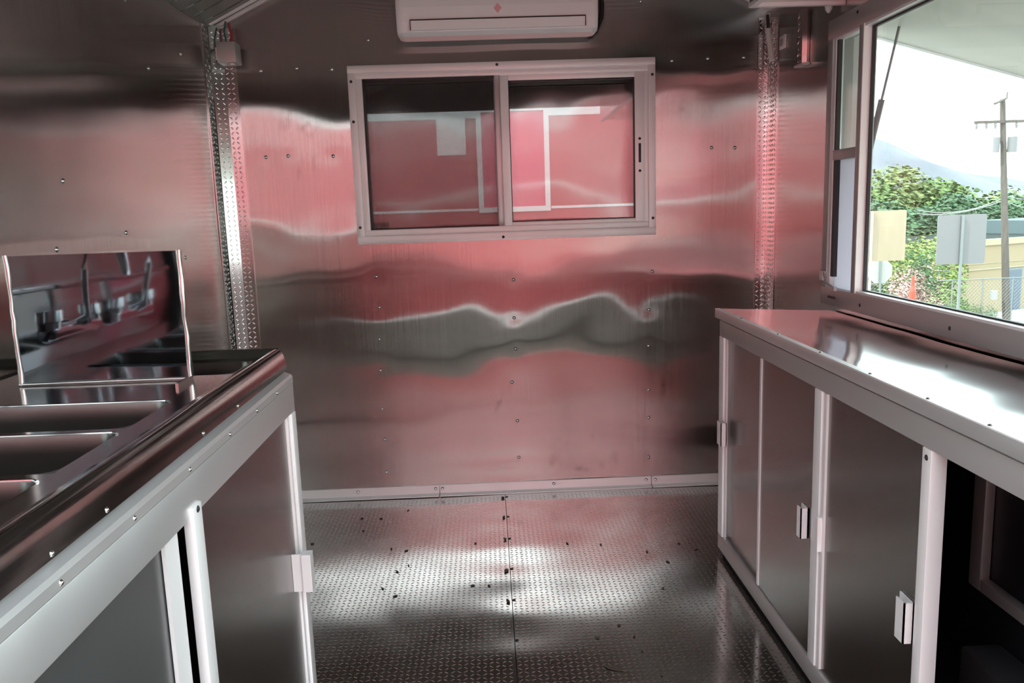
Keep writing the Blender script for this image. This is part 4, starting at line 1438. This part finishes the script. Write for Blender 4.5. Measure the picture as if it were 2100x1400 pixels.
# utility pole
pb, ptp = out(2066, 640, 36), out(2056, 203, 36)
up = thing('utility_pole', 'tall wooden utility pole with cross-arms and two transformers', 'utility pole', (pb.x, pb.y, -4.8))
MB().tube([(pb.x, pb.y, -4.9), (ptp.x, pb.y, ptp.z)], [0.17, 0.11], 12).obj('pole', M_POLE, up)
ca = out(2050, 250, 36).z
pbx = pb.x
pb = Vector((out(2057, 250, 36).x, pb.y, pb.z))
aw_ = MB().box(pb.x - 1.35, pb.x + 1.75, pb.y - 0.16, pb.y - 0.06, ca - 0.06, ca + 0.06).obj('cross_arm', M_POLE, up)
ua = MB()
ua.tube([(pb.x - 0.75, pb.y - 0.5, ptp.z - 0.25), (pb.x, pb.y, ptp.z - 0.02), (pb.x + 0.30, pb.y + 0.3, ptp.z + 0.08)], 0.05, 6)
ua.tube([(pb.x + 0.28, pb.y + 0.28, ptp.z + 0.06), (pb.x + 0.30, pb.y + 0.3, ptp.z + 0.32)], 0.03, 6)
ua.obj('upper_arm', M_POLE, up)
for dx in (-1.25, -0.8, -0.4, 0.55, 1.0, 1.5):
    ins = MB().tube([(pb.x + dx, pb.y - 0.11, ca - 0.05), (pb.x + dx, pb.y - 0.11, ca - 0.16), (pb.x + dx, pb.y - 0.11, ca - 0.30)], [0.05, 0.06, 0.03], 8)
    ins.obj('insulator', M_SIGNG, up)
tz = out(2050, 297, 36).z
for dx, rr in ((-0.30, 0.14), (0.42, 0.20)):
    MB().tube([(pb.x + dx, pb.y - 0.1, tz - 0.33), (pb.x + dx, pb.y - 0.1, tz + 0.33)], rr, 14).obj('transformer', M_SIGNG, up)
MB().tube([(pb.x, pb.y - 0.15, -3.6), (pb.x, pb.y - 0.15, -3.2)], 0.16, 12).obj('marker_band', M_SIGNW, up)
w = MB()
for (ax, ay, bx_, by_, sg_) in ((2060, 405, 1880, 430, 0.35), (2060, 402, 2200, 398, 0.2), (2060, 410, 1880, 438, 0.25), (2060, 412, 2200, 420, 0.3)):
    a_, b_ = out(ax, ay, 36), out(bx_, by_, 37.5)
    pts = [a_.lerp(b_, t / 10) - Vector((0, 0, sg_ * 4 * (t / 10) * (1 - t / 10))) for t in range(11)]
    w.tube(pts, 0.018, 5)
w.obj('cable', mat('pale_cable', (0.25, 0.25, 0.25), 0.6), up)


def board_sign(name, label, x0, y0, x1, y1, Y, m, post, post_m):
    a_, b_ = out(x0, y1, Y), out(x1, y0, Y)
    cx = (a_.x + b_.x) / 2
    g = gz(cx, Y)
    t = thing(name, label, 'sign', (cx, Y, g))
    b = MB()
    r = 0.05
    P = []
    for (qx, qz, s) in ((b_.x - r, b_.z - r, 0), (a_.x + r, b_.z - r, 90), (a_.x + r, a_.z + r, 180), (b_.x - r, a_.z + r, 270)):
        for k in range(4):
            an = math.radians(s + 30 * k)
            P.append((qx + r * math.cos(an), qz + r * math.sin(an)))
    b.prism(P, 'y', Y, Y + 0.02)
    b.obj('board', m, t)
    pxx = out(post, y0, Y).x
    MB().tube([(pxx, Y - 0.035, g - 0.2), (pxx, Y - 0.035, b_.z - 0.02)], 0.034, 8).obj('post', post_m, t)
    return t


s_ = board_sign('square_sign', 'blank grey back of a square sign on a steel post, before the cream building', 1919, 438, 2025, 543, 18.0, M_SIGNG, 1974, M_STEELP)
s_ = board_sign('square_sign', 'sunlit cream square sign back above the octagonal sign', 1752, 430, 1860, 537, 20.0, M_SIGNC, 1788, mat('tan_post', (0.45, 0.38, 0.28), 0.7))
c = out(1805, 556, 24)
os_ = thing('octagonal_sign', 'pale unpainted back of an octagonal sign below the cream sign', 'sign', (c.x, 24, gz(c.x, 24)))
R8 = 0.40
MB().prism([(c.x + R8 * math.cos(math.radians(22.5 + 45 * k)), c.z + R8 * math.sin(math.radians(22.5 + 45 * k))) for k in range(8)], 'y', 24.0, 24.015).obj('board', M_SIGNW, os_)
MB().tube([(c.x, 23.97, gz(c.x, 24) - 0.2), (c.x, 23.97, c.z + 0.36)], 0.03, 8).obj('post', M_STEELP, os_)
c = out(1873, 566, 26)
dl = thing('traffic_marker', 'tall orange tapered traffic marker before the flowering shrub', 'traffic cone', (c.x, 26, c.z - 1.3))
MB().tube([(c.x, 26, c.z - 1.25), (c.x, 26, c.z - 0.5), (c.x, 26, c.z - 0.32), (c.x, 26, c.z)], [0.13, 0.10, 0.06, 0.045], 12).obj('shaft', M_ORANGE, dl)
MB().box(c.x - 0.22, c.x + 0.22, 25.78, 26.22, c.z - 1.3, c.z - 1.25).obj('base', M_BLACK, dl)
